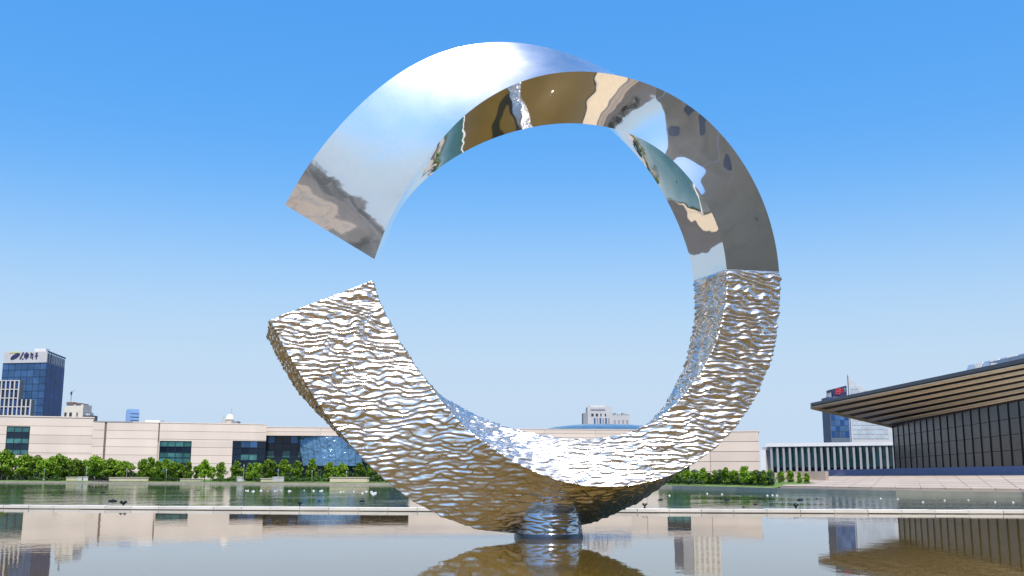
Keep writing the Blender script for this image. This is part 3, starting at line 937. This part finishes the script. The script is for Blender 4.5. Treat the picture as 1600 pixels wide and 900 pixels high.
# grey stone hall across the plaza, behind the viewer: it stands in the mirror of the steel
gb = thing('plaza_hall', (60, -70, .25), 'long grey stone hall with dark round openings, seen only mirrored in the polished steel', 'building')
for (pa, pb) in (((17, -44), (52, -37)), ((52.1, -37), (100, 2))):
    FP = Facade(pb, pa)
    b = MB(); FP.block(b, 0, FP.len, .25, 60, -12, 0); b.build('wall', M['hall_stone'], gb)
    b = MB(); FP.block(b, 0, FP.len, 4, 11, .01, 1.2); b.build('dark_band', M['dark'], gb)
    b = MB(); FP.block(b, 0, FP.len, 13, 13.8, .01, .6); b.build('ledge', M['white'], gb)
    for k in range(4):
        u, z = FP.len * (k + .5) / 4, (24, 38, 30, 41)[k]
        for (r, o, m) in ((3.4, .3, 'window_blue'),):
            b = MB(); b.prism([FP.P(u + r * math.cos(t), z + r * math.sin(t), .01) for t in [2 * math.pi * i / 16 for i in range(16)]],
                              [FP.P(u + r * math.cos(t), z + r * math.sin(t), o) for t in [2 * math.pi * i / 16 for i in range(16)]])
            b.build('round_window' if r > 2 else 'window_boss', M[m], gb)
RING = [
    -6.475,28.953,9.315,-3.921,29.214,7.787,-3.891,31.847,9.028,-6.49,31.586,10.067,
    -5.903,28.733,10.245,-3.627,29.133,8.621,-3.658,31.601,9.529,-6.043,31.202,10.799,
    -5.286,28.664,11.122,-3.265,29.098,9.388,-3.334,31.425,10.028,-5.489,30.99,11.517,
    -4.625,28.717,11.96,-2.853,29.056,10.106,-2.903,31.265,10.509,-4.803,30.926,12.205,
    -3.901,28.876,12.76,-2.392,28.996,10.794,-2.367,31.099,10.954,-3.971,30.978,12.835,
    -3.079,29.091,13.484,-1.868,28.896,11.442,-1.737,30.876,11.334,-2.995,31.071,13.345,
    -2.14,29.341,14.07,-1.261,28.798,12.023,-1.073,30.619,11.62,-1.963,31.162,13.662,
    -1.098,29.609,14.465,-0.573,28.725,12.504,-0.391,30.348,11.822,-0.915,31.231,13.783,
    0.003,29.893,14.638,0.2,28.68,12.883,0.306,30.062,11.94,0.109,31.275,13.695,
    1.11,30.17,14.58,1.055,28.674,13.135,1.012,29.786,11.986,1.067,31.282,13.43,
    2.174,30.404,14.321,1.967,28.706,13.231,1.725,29.553,11.957,1.932,31.251,13.048,
    3.164,30.593,13.901,2.905,28.764,13.162,2.44,29.366,11.836,2.699,31.194,12.575,
    4.052,30.76,13.334,3.845,28.852,12.942,3.143,29.2,11.616,3.35,31.108,12.008,
    4.821,30.9,12.647,4.753,28.969,12.554,3.811,29.063,11.281,3.88,30.994,11.374,
    5.467,31.004,11.878,5.578,29.099,11.989,4.412,28.963,10.825,4.301,30.869,10.714,
    5.994,31.078,11.054,6.287,29.225,11.269,4.927,28.894,10.267,4.635,30.747,10.052,
    6.408,31.127,10.191,6.863,29.34,10.431,5.361,28.85,9.639,4.905,30.637,9.398,
    6.716,31.151,9.303,7.296,29.433,9.505,5.707,28.831,8.951,5.127,30.549,8.749,
    6.925,31.15,8.397,7.566,29.488,8.517,5.934,28.836,8.21,5.293,30.498,8.09,
    7.03,31.134,7.475,7.674,29.507,7.499,6.031,28.856,7.439,5.387,30.483,7.416,
    7.034,31.111,6.544,7.634,29.494,6.476,6.004,28.882,6.662,5.404,30.499,6.73,
    6.941,31.08,5.605,7.447,29.445,5.469,5.85,28.915,5.899,5.343,30.549,6.036,
    6.73,31.041,4.668,7.113,29.371,4.5,5.586,28.953,5.169,5.203,30.624,5.337,
    6.375,30.997,3.757,6.622,29.28,3.601,5.216,28.997,4.488,4.968,30.714,4.644,
    5.861,30.949,2.91,5.971,29.179,2.815,4.738,29.045,3.88,4.628,30.815,3.974,
    5.205,30.896,2.153,5.186,29.072,2.175,4.163,29.097,3.369,4.181,30.921,3.347,
    4.435,30.825,1.495,4.298,28.957,1.715,3.496,29.167,2.995,3.634,31.035,2.776,
    3.574,30.709,0.937,3.342,28.834,1.47,2.768,29.281,2.793,2.999,31.156,2.26,
    2.628,30.55,0.5,2.384,28.73,1.417,2.035,29.438,2.729,2.279,31.258,1.813,
    1.612,30.345,0.209,1.465,28.658,1.536,1.329,29.639,2.769,1.476,31.326,1.442,
    0.551,30.081,0.09,0.619,28.629,1.82,0.66,29.9,2.884,0.592,31.351,1.153,
    -0.522,29.795,0.172,-0.133,28.645,2.206,0.027,30.18,3.044,-0.361,31.331,1.01,
    -1.562,29.539,0.454,-0.795,28.676,2.631,-0.577,30.431,3.25,-1.344,31.294,1.073,
    -2.534,29.296,0.914,-1.371,28.719,3.103,-1.158,30.668,3.504,-2.321,31.245,1.315,
    -3.392,29.048,1.529,-1.855,28.787,3.627,-1.729,30.91,3.798,-3.266,31.17,1.7,
    -4.114,28.819,2.224,-2.276,28.865,4.158,-2.307,31.131,4.134,-4.144,31.085,2.198,
    -4.741,28.632,2.94,-2.671,28.92,4.682,-2.882,31.309,4.54,-4.947,31.021,2.791,
    -5.28,28.474,3.672,-3.035,28.959,5.226,-3.439,31.458,5.036,-5.674,30.972,3.461,
    -5.743,28.337,4.413,-3.363,28.983,5.806,-3.957,31.584,5.635,-6.321,30.938,4.194,
    -6.184,28.241,5.146,-3.669,28.95,6.428,-4.368,31.669,6.35,-6.868,30.959,4.985,
    -6.586,28.17,5.887,-3.916,28.876,7.109,-4.638,31.727,7.157,-7.306,31.021,5.816]

# ------------------------------------------------------------------ the steel ring
def perlin(p, seed=0):
    rs = np.random.RandomState(seed)
    perm = rs.permutation(256); perm = np.r_[perm, perm]
    g = rs.randn(256, 3); g /= np.linalg.norm(g, axis=1)[:, None]
    i = np.floor(p).astype(int); f = p - i; i &= 255
    u = f * f * f * (f * (f * 6 - 15) + 10)
    out = 0
    for dx in (0, 1):
        for dy in (0, 1):
            for dz in (0, 1):
                h = perm[perm[perm[(i[:, 0] + dx) & 255] + ((i[:, 1] + dy) & 255)] + ((i[:, 2] + dz) & 255)]
                d = (g[h] * (f - (dx, dy, dz))).sum(1)
                w_ = (u[:, 0] if dx else 1 - u[:, 0]) * (u[:, 1] if dy else 1 - u[:, 1]) * (u[:, 2] if dz else 1 - u[:, 2])
                out = out + d * w_
    return out * 1.5


ringN = np.array(RING).reshape(41, 4, 3)


def ring_at(t):
    """the four corner lines of the section at t in 0..1 (Catmull-Rom through the stations)"""
    x = np.clip(np.asarray(t, float), 0, 1) * 40
    i = np.minimum(x.astype(int), 39); f = (x - i)[:, None, None]
    P1, P2 = ringN[i], ringN[i + 1]
    P0 = np.where((i > 0)[:, None, None], ringN[np.maximum(i - 1, 0)], 2 * P1 - P2)
    P3 = np.where((i < 39)[:, None, None], ringN[np.minimum(i + 2, 40)], 2 * P2 - P1)
    return .5 * (2 * P1 + (P2 - P0) * f + (2 * P0 - 5 * P1 + 4 * P2 - P3) * f ** 2 + (3 * P1 - P0 - 3 * P2 + P3) * f ** 3)


def section_grid(ts, nu):
    """points around the four faces for every station; returns (len(ts), 4*nu, 3)"""
    C = ring_at(ts)
    out = []
    for k in range(4):
        a, b_ = C[:, k], C[:, (k + 1) % 4]
        v = (np.arange(nu) / nu)[None, :, None]
        out.append(a[:, None] * (1 - v) + b_[:, None] * v)
    return np.concatenate(out, 1)


def grid_mesh(name, G, m, parent, caps=(False, False), sharp=None):
    nt_, nu_ = G.shape[:2]
    me = bpy.data.meshes.new(name)
    base = np.array(base_of(parent))
    V = (G - base).reshape(-1, 3)
    i, j = np.meshgrid(np.arange(nt_ - 1), np.arange(nu_), indexing='ij')
    k = (j + 1) % nu_
    quads = np.stack([i * nu_ + j, i * nu_ + k, (i + 1) * nu_ + k, (i + 1) * nu_ + j], -1).reshape(-1, 4)
    loops = quads.ravel().tolist(); starts = list(range(0, len(loops), 4))
    extra = []
    if caps[0]: extra.append(list(range(nu_)))
    if caps[1]: extra.append(list(reversed(range((nt_ - 1) * nu_, nt_ * nu_))))
    for e in extra:
        starts.append(len(loops)); loops += e
    me.vertices.add(len(V)); me.vertices.foreach_set('co', V.ravel())
    me.loops.add(len(loops)); me.loops.foreach_set('vertex_index', loops)
    me.polygons.add(len(starts)); me.polygons.foreach_set('loop_start', starts)
    me.update(calc_edges=True); me.validate()
    bm = bmesh.new(); bm.from_mesh(me); bmesh.ops.recalc_face_normals(bm, faces=bm.faces); bm.to_mesh(me); bm.free()
    me.materials.append(m)
    me.shade_smooth()
    if sharp: me.set_sharp_from_angle(angle=R(sharp))
    o = bpy.data.objects.new(name, me); COL.objects.link(o); o.parent = parent
    return o


ring = thing('ring_sculpture', (1.03, 30.2, 0), 'giant open steel ring sculpture, mirror polished above and rippled below, standing in the pool', 'sculpture')
T_SEAM = 0.4755
pa = grid_mesh('polished_arc', section_grid(np.linspace(0, T_SEAM, 260), 10), M['polished'], ring, (True, True), 35)
pa.data.materials.append(M['hazy'])                 # the outward face is duller than the two mirror faces
mi = np.zeros(len(pa.data.polygons), dtype=np.int32)
mi[:259 * 40] = np.tile(np.r_[np.ones(10), np.zeros(30)], 259)
pa.data.polygons.foreach_set('material_index', mi)
NT, NU = 1250, 104
ts = np.linspace(T_SEAM, 1, NT)
G = section_grid(ts, NU)
dt_ = np.gradient(G, axis=0); du = np.roll(G, -1, 1) - np.roll(G, 1, 1)
Nn = np.cross(du, dt_); Nn /= np.linalg.norm(Nn, axis=2)[..., None]
ctr = G.mean(1, keepdims=True)
sgn_ = np.sign(((G - ctr) * Nn).sum(2, keepdims=True)); Nn *= sgn_
q = G.reshape(-1, 3)
warp = perlin(q * (.5, .8, .8), 3)
h1 = perlin(np.stack([q[:, 0] * 1.5 + warp * .4, q[:, 1] * 6.4, q[:, 2] * 9.0 + warp * .9], 1), 11)
h2 = perlin(np.stack([q[:, 0] * 3.6, q[:, 1] * 12.0, q[:, 2] * 16. + warp], 1), 12)
h3 = perlin(q * (.8, 1.2, 1.3), 14)
# overlapping chipped flakes in rough rows: each leans out towards its lower lip and is undercut below
wv = perlin(np.stack([q[:, 0] * 1.3, q[:, 1] * 2.2, q[:, 2] * 2.2], 1), 15)
wv2 = perlin(np.stack([q[:, 0] * 3.4, q[:, 1] * 4.0, q[:, 2] * 4.0], 1), 16)
u_ = 6.2 * (q[:, 2] + .5 * q[:, 1]) + 1.25 * wv + .55 * wv2
fr = u_ - np.floor(u_)
flake = np.where(fr < .2, fr / .2, (1 - fr) / .8)
row = perlin(np.stack([q[:, 0] * 1.9, np.floor(u_) * 3.7 + .5, q[:, 1] * .6], 1), 17)
low = .45 + .55 * np.clip((q[:, 2] - 1.8) / 3.0, 0, 1)          # flatter flakes near the foot
hgt = low * (.045 + .05 * np.clip(row + .35, 0, 1)) * flake + .055 * (np.abs(h1) ** .85) + .012 * np.abs(h2) + .03 * h3 - .04
hgt = hgt.reshape(NT, -1)
fade = np.clip((ts - T_SEAM) / .004, 0, 1)[:, None]
G2 = G + Nn * (hgt * fade)[..., None]
grid_mesh('rippled_arc', G2, M['rippled'], ring, (True, True), None)

# drum-like foot: hammered steel cylinder on a dark collar
n, mz = 96, 60
ang = np.linspace(0, 2 * np.pi, n, endpoint=False)
zz = np.linspace(.10, .70, mz)
rad = .93 - .03 * (zz / 1.05) ** 1.2
D = np.stack([1.03 + rad[:, None] * np.cos(ang), 30.2 + rad[:, None] * np.sin(ang), zz[:, None] + 0 * ang], -1)
qq = D.reshape(-1, 3)
hh = (.05 * np.abs(perlin(np.stack([ang[None].repeat(mz, 0).ravel() * 2.2, qq[:, 2] * 0, qq[:, 2] * 9], 1), 21))).reshape(mz, n)
dirs = np.stack([np.cos(ang), np.sin(ang), 0 * ang], -1)[None]
foot = grid_mesh('pedestal', D + dirs * hh[..., None], M['pedestal'], ring, (True, True), None)
MB().lathe((1.03, 30.2, 0), [(.90, -.4), (.96, -.38), (.97, .06), (.95, .13), (.85, .14)], 48).build('collar', M['collar'], foot, smooth=True)

# ------------------------------------------------------------------ trees and small things on the far shore
def leaf_quads(rs, pts, size):
    V, Fc = [], []
    for p in pts:
        a = rs.randn(3); a /= np.linalg.norm(a)
        b_ = np.cross(a, rs.randn(3)); b_ /= np.linalg.norm(b_)
        s = size * rs.uniform(.6, 1.25)
        n0 = len(V)
        V += [tuple(p + a * s), tuple(p + b_ * s * .6), tuple(p - a * s), tuple(p - b_ * s * .6)]
        Fc.append((n0, n0 + 1, n0 + 2, n0 + 3))
    return V, Fc


def crown_mesh(seed, h=6.0, wd=3.6, low=1.6, pointed=.0, leaves=2200):
    rs = np.random.RandomState(seed)
    pts = []
    nc = 30
    for k in range(nc):
        z = rs.uniform(0, 1)
        env = (math.sin(math.pi * min(1, (z * .86 + .12))) ** .7) * (1 - pointed * z)
        a = rs.uniform(0, 2 * math.pi); r = wd / 2 * env * rs.uniform(.15, .95)
        c = np.array([r * math.cos(a), r * math.sin(a), low + (h - low) * (z * .92 + .04)])
        rad = rs.uniform(.55, .95) * (1 - .4 * pointed * z)
        m = rs.randn(leaves // nc, 3); m /= np.linalg.norm(m, axis=1)[:, None]
        pts.append(c + m * rad * rs.uniform(.55, 1.05, (len(m), 1)) * (1, 1, .85))
    V, Fc = leaf_quads(rs, np.concatenate(pts), .26)
    me = bpy.data.meshes.new('crown'); me.from_pydata(V, [], Fc); me.materials.append(M['leaf'])
    tr = MB().bar((0, 0, -.1), (0.05, 0, low + .8), .13, .09)
    tr.bar((.05, 0, low + .7), (-.1, .1, h * .8), .09, .03)
    for k in range(5):
        a = rs.uniform(0, 6.28); z = low + .2 + k * .5
        tr.bar((0, 0, z), (wd * .33 * math.cos(a), wd * .33 * math.sin(a), z + 1.0), .05, .02, 4)
    tm = tr.mesh('trunk', M['bark'])
    return me, tm


KINDS = [crown_mesh(31, 6, 4.0, 1.2), crown_mesh(32, 6.0, 3.8, 1.1, .3), crown_mesh(33, 6, 4.4, 1.1), crown_mesh(34, 6.2, 3.5, 1.2, .45), crown_mesh(35, 6, 4.0, 1.1, .15), crown_mesh(36, 6, 3.6, 1.4, .65)]


def tree(px, top, back, label, group, kind, base_row=None):
    x, y = shore(px)
    d = math.hypot(x, y)
    x, y = x * (1 + back / d), y * (1 + back / d)
    z0 = .55
    zt = at(px, top, y)[2]
    s = (zt - z0) / 6.0
    o = thing('broadleaf_tree', (x, y, z0), label, 'tree', group)
    rs = random.Random(px * 7 + kind)
    for nm, me in (('crown', KINDS[kind][0]), ('trunk', KINDS[kind][1])):
        c = bpy.data.objects.new(nm, me); COL.objects.link(c); c.parent = o
        wv = rs.uniform(.92, 1.12) if nm == 'crown' else 1
        c.scale = (s * wv, s * wv, s); c.rotation_euler = (0, 0, px * 1.7 if nm == 'crown' else 0)
    return o


ORD = ['first', 'second', 'third', 'fourth', 'fifth', 'sixth', 'seventh', 'eighth', 'ninth', 'tenth', 'eleventh', 'twelfth', 'thirteenth', 'fourteenth', 'fifteenth', 'sixteenth']
G1 = 'trees along the museum shore'
rowA = [(2, 702), (18, 713), (35, 709), (54, 711), (70, 717), (81, 713), (92, 709), (106, 716), (118, 716), (133, 718), (145, 711), (158, 717), (168, 716), (178, 718), (190, 720), (199, 721)]
for k, (px, top) in enumerate(rowA):
    tree(px, top, 13 + 5 * (k % 2), f'{ORD[k]} tree from the left frame edge in the dense row before the museum', G1, (k * 5 + 2) % 5)
rowB = [(222, 717), (234, 716), (246, 720), (258, 718), (270, 721), (283, 725), (293, 722)]
for k, (px, top) in enumerate(rowB):
    tree(px, top, 13 + 4 * (k % 2), f'{ORD[k]} tree from the left in the clump hiding the foot of the second glass bay', G1, (k * 3) % 5)
tree(309, 727, 18, 'low dark tree left of the pointed tree on bare beige wall', G1, 2)
tree(319, 717, 12, 'pointed tree standing alone against the bare beige wall', G1, 5)
tree(329, 728, 18, 'low dark tree between the pointed tree and the round lone tree', G1, 2)
tree(344, 722, 12, 'round lone tree at the right end of the bare beige wall', G1, 0)
rowC = [(369, 721), (389, 725), (401, 723), (421, 717), (443, 719), (464, 721), (487, 718), (514, 722), (535, 723), (561, 724), (577, 726), (592, 731), (604, 737)]
for k, (px, top) in enumerate(rowC):
    tree(px, top, 11 + 4 * (k % 2), f'{ORD[k]} tree from the left in the row before the dark glass hall', G1, (k * 2 + 1) % 5)
G2_ = 'trees along the right shore'
rowD = [(1046, 736), (1058, 738), (1073, 733), (1088, 737), (1100, 732), (1117, 735), (1135, 731), (1149, 734), (1164, 728), (1181, 736), (1194, 735), (1205, 734), (1222, 736), (1236, 735), (1250, 738), (1262, 739)]
for k, (px, top) in enumerate(rowD):
    tree(px, top, (7 if px < 1200 else 30) + 5 * (k % 2), f'{ORD[k]} tree from the left in the row between the ring and the stone stair', G2_, (k * 3 + 1) % 5)


def leaf_mass(name, pxs, b0, b1, h, n, m, seed, z0=.7, size=.3):
    rs = np.random.RandomState(seed)
    pts = []
    for k in range(n):
        px = rs.uniform(pxs[0], pxs[1]); x, y = shore(px); d = math.hypot(x, y); bk = rs.uniform(b0, b1)
        top = h * (.72 + .28 * math.sin(px * .23) * math.sin(px * .091))
        pts.append((x * (1 + bk / d), y * (1 + bk / d), z0 + top * rs.uniform(0, 1) ** .8))
    V, Fc = leaf_quads(rs, np.array(pts), size)
    me = bpy.data.meshes.new(name); me.from_pydata(V, [], Fc); me.materials.append(M[m])
    o = bpy.data.objects.new(name, me); COL.objects.link(o)
    return o


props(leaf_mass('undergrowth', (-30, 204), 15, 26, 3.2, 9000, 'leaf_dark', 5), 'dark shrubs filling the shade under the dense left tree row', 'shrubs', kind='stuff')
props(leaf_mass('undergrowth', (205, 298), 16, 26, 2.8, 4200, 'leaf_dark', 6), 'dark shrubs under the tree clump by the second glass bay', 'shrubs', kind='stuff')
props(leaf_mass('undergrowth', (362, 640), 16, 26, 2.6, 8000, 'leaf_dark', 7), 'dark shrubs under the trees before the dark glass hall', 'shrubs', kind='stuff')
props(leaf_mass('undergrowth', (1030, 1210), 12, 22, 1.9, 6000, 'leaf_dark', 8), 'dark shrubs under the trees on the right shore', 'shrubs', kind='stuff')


def hedge(p0, p1, back, h, label, m='leaf_hedge'):
    o = leaf_mass('hedge', (p0, p1), back, back + 2.2, h, int(abs(p1 - p0) * 22), m, int(p0), .65, .2)
    props(o, label, 'hedge', 'low hedges on the museum shore')


hedge(44, 122, 8, .9, 'low bright hedge above the kerb under the dense left tree row')
hedge(228, 279, 6, .9, 'low dark hedge below the second glass bay')
hedge(331, 376, 6, .85, 'low dark hedge below the round lone tree')
hedge(396, 425, 7, .9, 'short low hedge left of the white cubes before the dark glass hall')
hedge(440, 512, 7, 1.0, 'long low hedge right of the white cubes before the dark glass hall')
hedge(576, 606, 7, 1.0, 'low hedge ending behind the rippled steel')
hedge(1042, 1100, 5, .8, 'low hedge on the grass bank right of the steel ring')

# treeline beyond the left plaza, out of the frame but mirrored in the polished steel
rs = np.random.RandomState(77)
pts = []
for k in range(60):
    c = np.array((rs.uniform(-84, -78), -6 + k * 1.25, rs.uniform(2, 6.0)))
    m_ = rs.randn(70, 3); pts.append(c + m_ * (1.2, .9, 1.0))
for k in range(90):
    c = np.array((rs.uniform(-110, 2), rs.uniform(-92, -84), rs.uniform(2, 4 + 9 * abs(math.sin(k * .9)))))
    m_ = rs.randn(80, 3); pts.append(c + m_ * (1.8, 1.2, 1.5))
V, Fc = leaf_quads(rs, np.concatenate(pts), .7)
me = bpy.data.meshes.new('treeline'); me.from_pydata(V, [], Fc); me.materials.append(M['leaf_dark'])
o = bpy.data.objects.new('treeline', me); COL.objects.link(o)
props(o, 'dark treeline beyond the plaza, seen only mirrored in the polished steel', 'treeline', kind='stuff')

# low walls and seats by the water
def low_wall(p0, p1, back, h, m, label, dz=0):
    a, c = shore(p0), shore(p1)
    ex = lambda p: (p[0] * (1 + back / math.hypot(*p)), p[1] * (1 + back / math.hypot(*p)))
    a, c = ex(a), ex(c)
    F = Facade(a, c)
    o = thing('low_wall', ((a[0] + c[0]) / 2, (a[1] + c[1]) / 2, .6), label, 'low wall', 'low stone walls on the museum shore')
    b = MB(); F.block(b, 0, F.len, .55 + dz, .6 + dz + h, -.8, 0); b.build('body', M[m], o)
    b = MB(); F.block(b, -.1, F.len + .1, .6 + dz + h, .6 + dz + h + .12, -.9, .1); b.build('coping', M[m], o)


low_wall(103, 123, 6, .8, 'sand', 'low yellowish wall left of the two white blocks under the left trees')
low_wall(170, 227, 4, .75, 'sand', 'long low yellowish wall at the right end of the dense left tree row')
low_wall(281, 312, 4, .45, 'sand', 'low sandy wall right of the hedge below the second glass bay')
low_wall(407, 428, 4, .55, 'sand', 'short low wall left of the white cubes before the dark glass hall')
low_wall(515, 573, 3, .8, 'sand', 'long low wall below the leaning glass hall')
for px, lb_ in ((124, 'white stone block beside the yellowish wall under the left trees'), (133, 'second white block right of the yellowish wall under the left trees'), (374, 'white block at the right end of the hedge by the round lone tree'), (430, 'white cube right of the short low wall before the dark glass hall'), (438.5, 'white cube left of the long hedge before the dark glass hall')):
    x, y = shore(px); d = math.hypot(x, y); x, y = x * (1 + 4 / d), y * (1 + 4 / d)
    o = thing('stone_block', (x, y, .6), lb_, 'stone block', 'white stone blocks on the museum shore')
    MB().lathe((x, y, .6), [(.62, -.05), (.62, .72), (.5, .8)], 4).build('body', M['rim'], o)
    MB().lathe((x, y, .6), [(.70, .81), (.70, .95), (.6, .97)], 4).build('cap', M['rim'], o)

# pale lamp posts between the trees
for px, top, lb_ in ((68, 732, 'pale lamp post among the dense left trees, nearest the tower'), (134, 729, 'pale lamp post beside the white blocks under the left trees'),
                     (197, 732, 'pale lamp post at the right end of the dense left tree row'), (259, 733, 'pale lamp post in the clump before the second glass bay'),
                     (380, 726, 'pale lamp post at the left edge of the dark glass'), (434, 733, 'pale lamp post above the white cubes'),
                     (487, 735, 'pale lamp post below the left edge of the leaning glass hall'), (541, 736, 'pale lamp post below the middle of the leaning glass hall')):
    x, y = shore(px); d = math.hypot(x, y); x, y = x * (1 + 8 / d), y * (1 + 8 / d)
    zt_ = at(px, top, y)[2]
    o = thing('lamp_post', (x, y, .6), lb_, 'lamp post', 'pale lamp posts along the museum shore')
    MB().bar((x, y, .6), (x, y, zt_ - .5), .07, .05, 8).build('pole', M['lamp'], o)
    MB().lathe((x, y, .6), [(.3, 0), (.3, .25), (.15, .35)], 10).build('base', M['lamp'], o)
    MB().lathe((x, y, zt_ - .5), [(.07, 0), (.13, .1), (.13, .42), (.06, .5)], 10).build('lamp_head', M['lamp'], o)

# black twin spotlights on short posts along the rim
for px, py, wv, lb_ in ((192.5, 793.5, 1.25, 'black twin spotlight behind the rim below the beige wall, widest of its kind'), (468.3, 796.5, .7, 'small black spotlight behind the rim below the dark glass hall'),
                        (1007.5, 799.5, .8, 'black spotlight behind the rim just right of the ring foot'), (1243.8, 800.5, .85, 'black Y-shaped spotlight behind the rim on the right')):
    Y = 59.5 - (px / 1600) * 8.5
    x, _, z = at(px, py, Y)
    o = thing('spotlight', (x, Y, LAKE_Z), lb_, 'spotlight', 'black spotlights along the pool rim')
    MB().bar((x, Y, -.2), (x, Y, .22), .03, n=8).build('post', M['black'], o)
    MB().bar((x - .06 * wv, Y, .22), (x + .06 * wv, Y, .22), .035, n=6).build('bracket', M['black'], o)
    for s_ in (-1, 1):
        MB().bar((x + s_ * .02 * wv, Y - .02, .22), (x + s_ * .12 * wv, Y - .04, .22 + .12), .045 * wv, .07 * wv, 10).build('lamp_head', M['black'], o)
    MB().bar((x, Y, .10), (x, Y, .16), .06, n=8).build('clamp', M['black'], o)

# fountain heads floating on the lake
def nozzle_mesh(m, wd, h):
    return MB().lathe((0, 0, 0), [(wd, -.1), (wd, h * .35), (wd * .8, h * .6), (wd * .28, h * .65), (wd * .2, h)], 10).mesh('fountain_head', m, smooth=True)


nm_w, nm_d = nozzle_mesh(M['float'], .24, .22), nozzle_mesh(M['black'], .5, .3)


def nozzle(px, py, me, label, group, s=1.0):
    x, y = at_z(px, py, 0)
    o = bpy.data.objects.new('fountain_head', me); COL.objects.link(o)
    o.location = (x, y, LAKE_Z); o.scale = (s, s, s)
    props(o, label, 'fountain head', group)


rnd = random.Random(4)
for k in range(26):
    px = 383 + rnd.random() ** 1.25 * 215
    py = 766.8 + rnd.gauss(0, .7) + max(0, (px - 470)) * .022 * rnd.random() * 2
    nozzle(px, py, nm_w, 'small white fountain head in the scatter on the lake before the dark glass hall', 'white fountain heads on the lake', rnd.uniform(.3, .7))
for k, (px, py) in enumerate(((1199, 774), (1207, 773.5), (1214, 774), (1046, 774), (1105, 771), (1128, 772))):
    nozzle(px, py, nm_w, ('white fountain head in the trio off the stone stair, ' + ('leftmost', 'middle', 'rightmost')[k] if k < 3 else 'lone white fountain head off the grass bank, ' + ('nearest the ring', 'below the middle trees', 'farthest right of the loners')[k - 3]), 'white fountain heads off the grass bank', .4)
for k, (px, py) in enumerate(((1376, 778.5), (1403, 779.5), (1442, 784), (1476, 781.5), (1513, 781), (1555, 784), (1583, 784.5))):
    nozzle(px, py, nm_w, f'{ORD[k]} white fountain head from the left in the line along the paved slope', 'white fountain heads along the slope', .3)
darks = sorted(((49, 762, .5), (93, 764, .5), (83, 773, .5), (161, 770, .9), (176, 783.2, 1.0), (310, 766, .5), (338, 764, .5), (451, 781, .35), (499, 783, .35), (566, 783, .7), (1032, 781, .6), (1136, 781, .75), (1169, 784, .35), (1180, 788, .4), (1162, 792.5, .3), (1250, 781, .75), (1276, 779, .4)))
cnt = {}
for px, py, s_ in darks:
    side = 'below the beige museum wall' if px < 400 else ('below the glass hall' if px < 700 else 'right of the ring')
    cnt[side] = cnt.get(side, -1) + 1
    nozzle(px, py, nm_d, f'{ORD[cnt[side]]} dark fountain head from the left on the lake {side}', f'dark fountain heads {side}', s_ * .6)
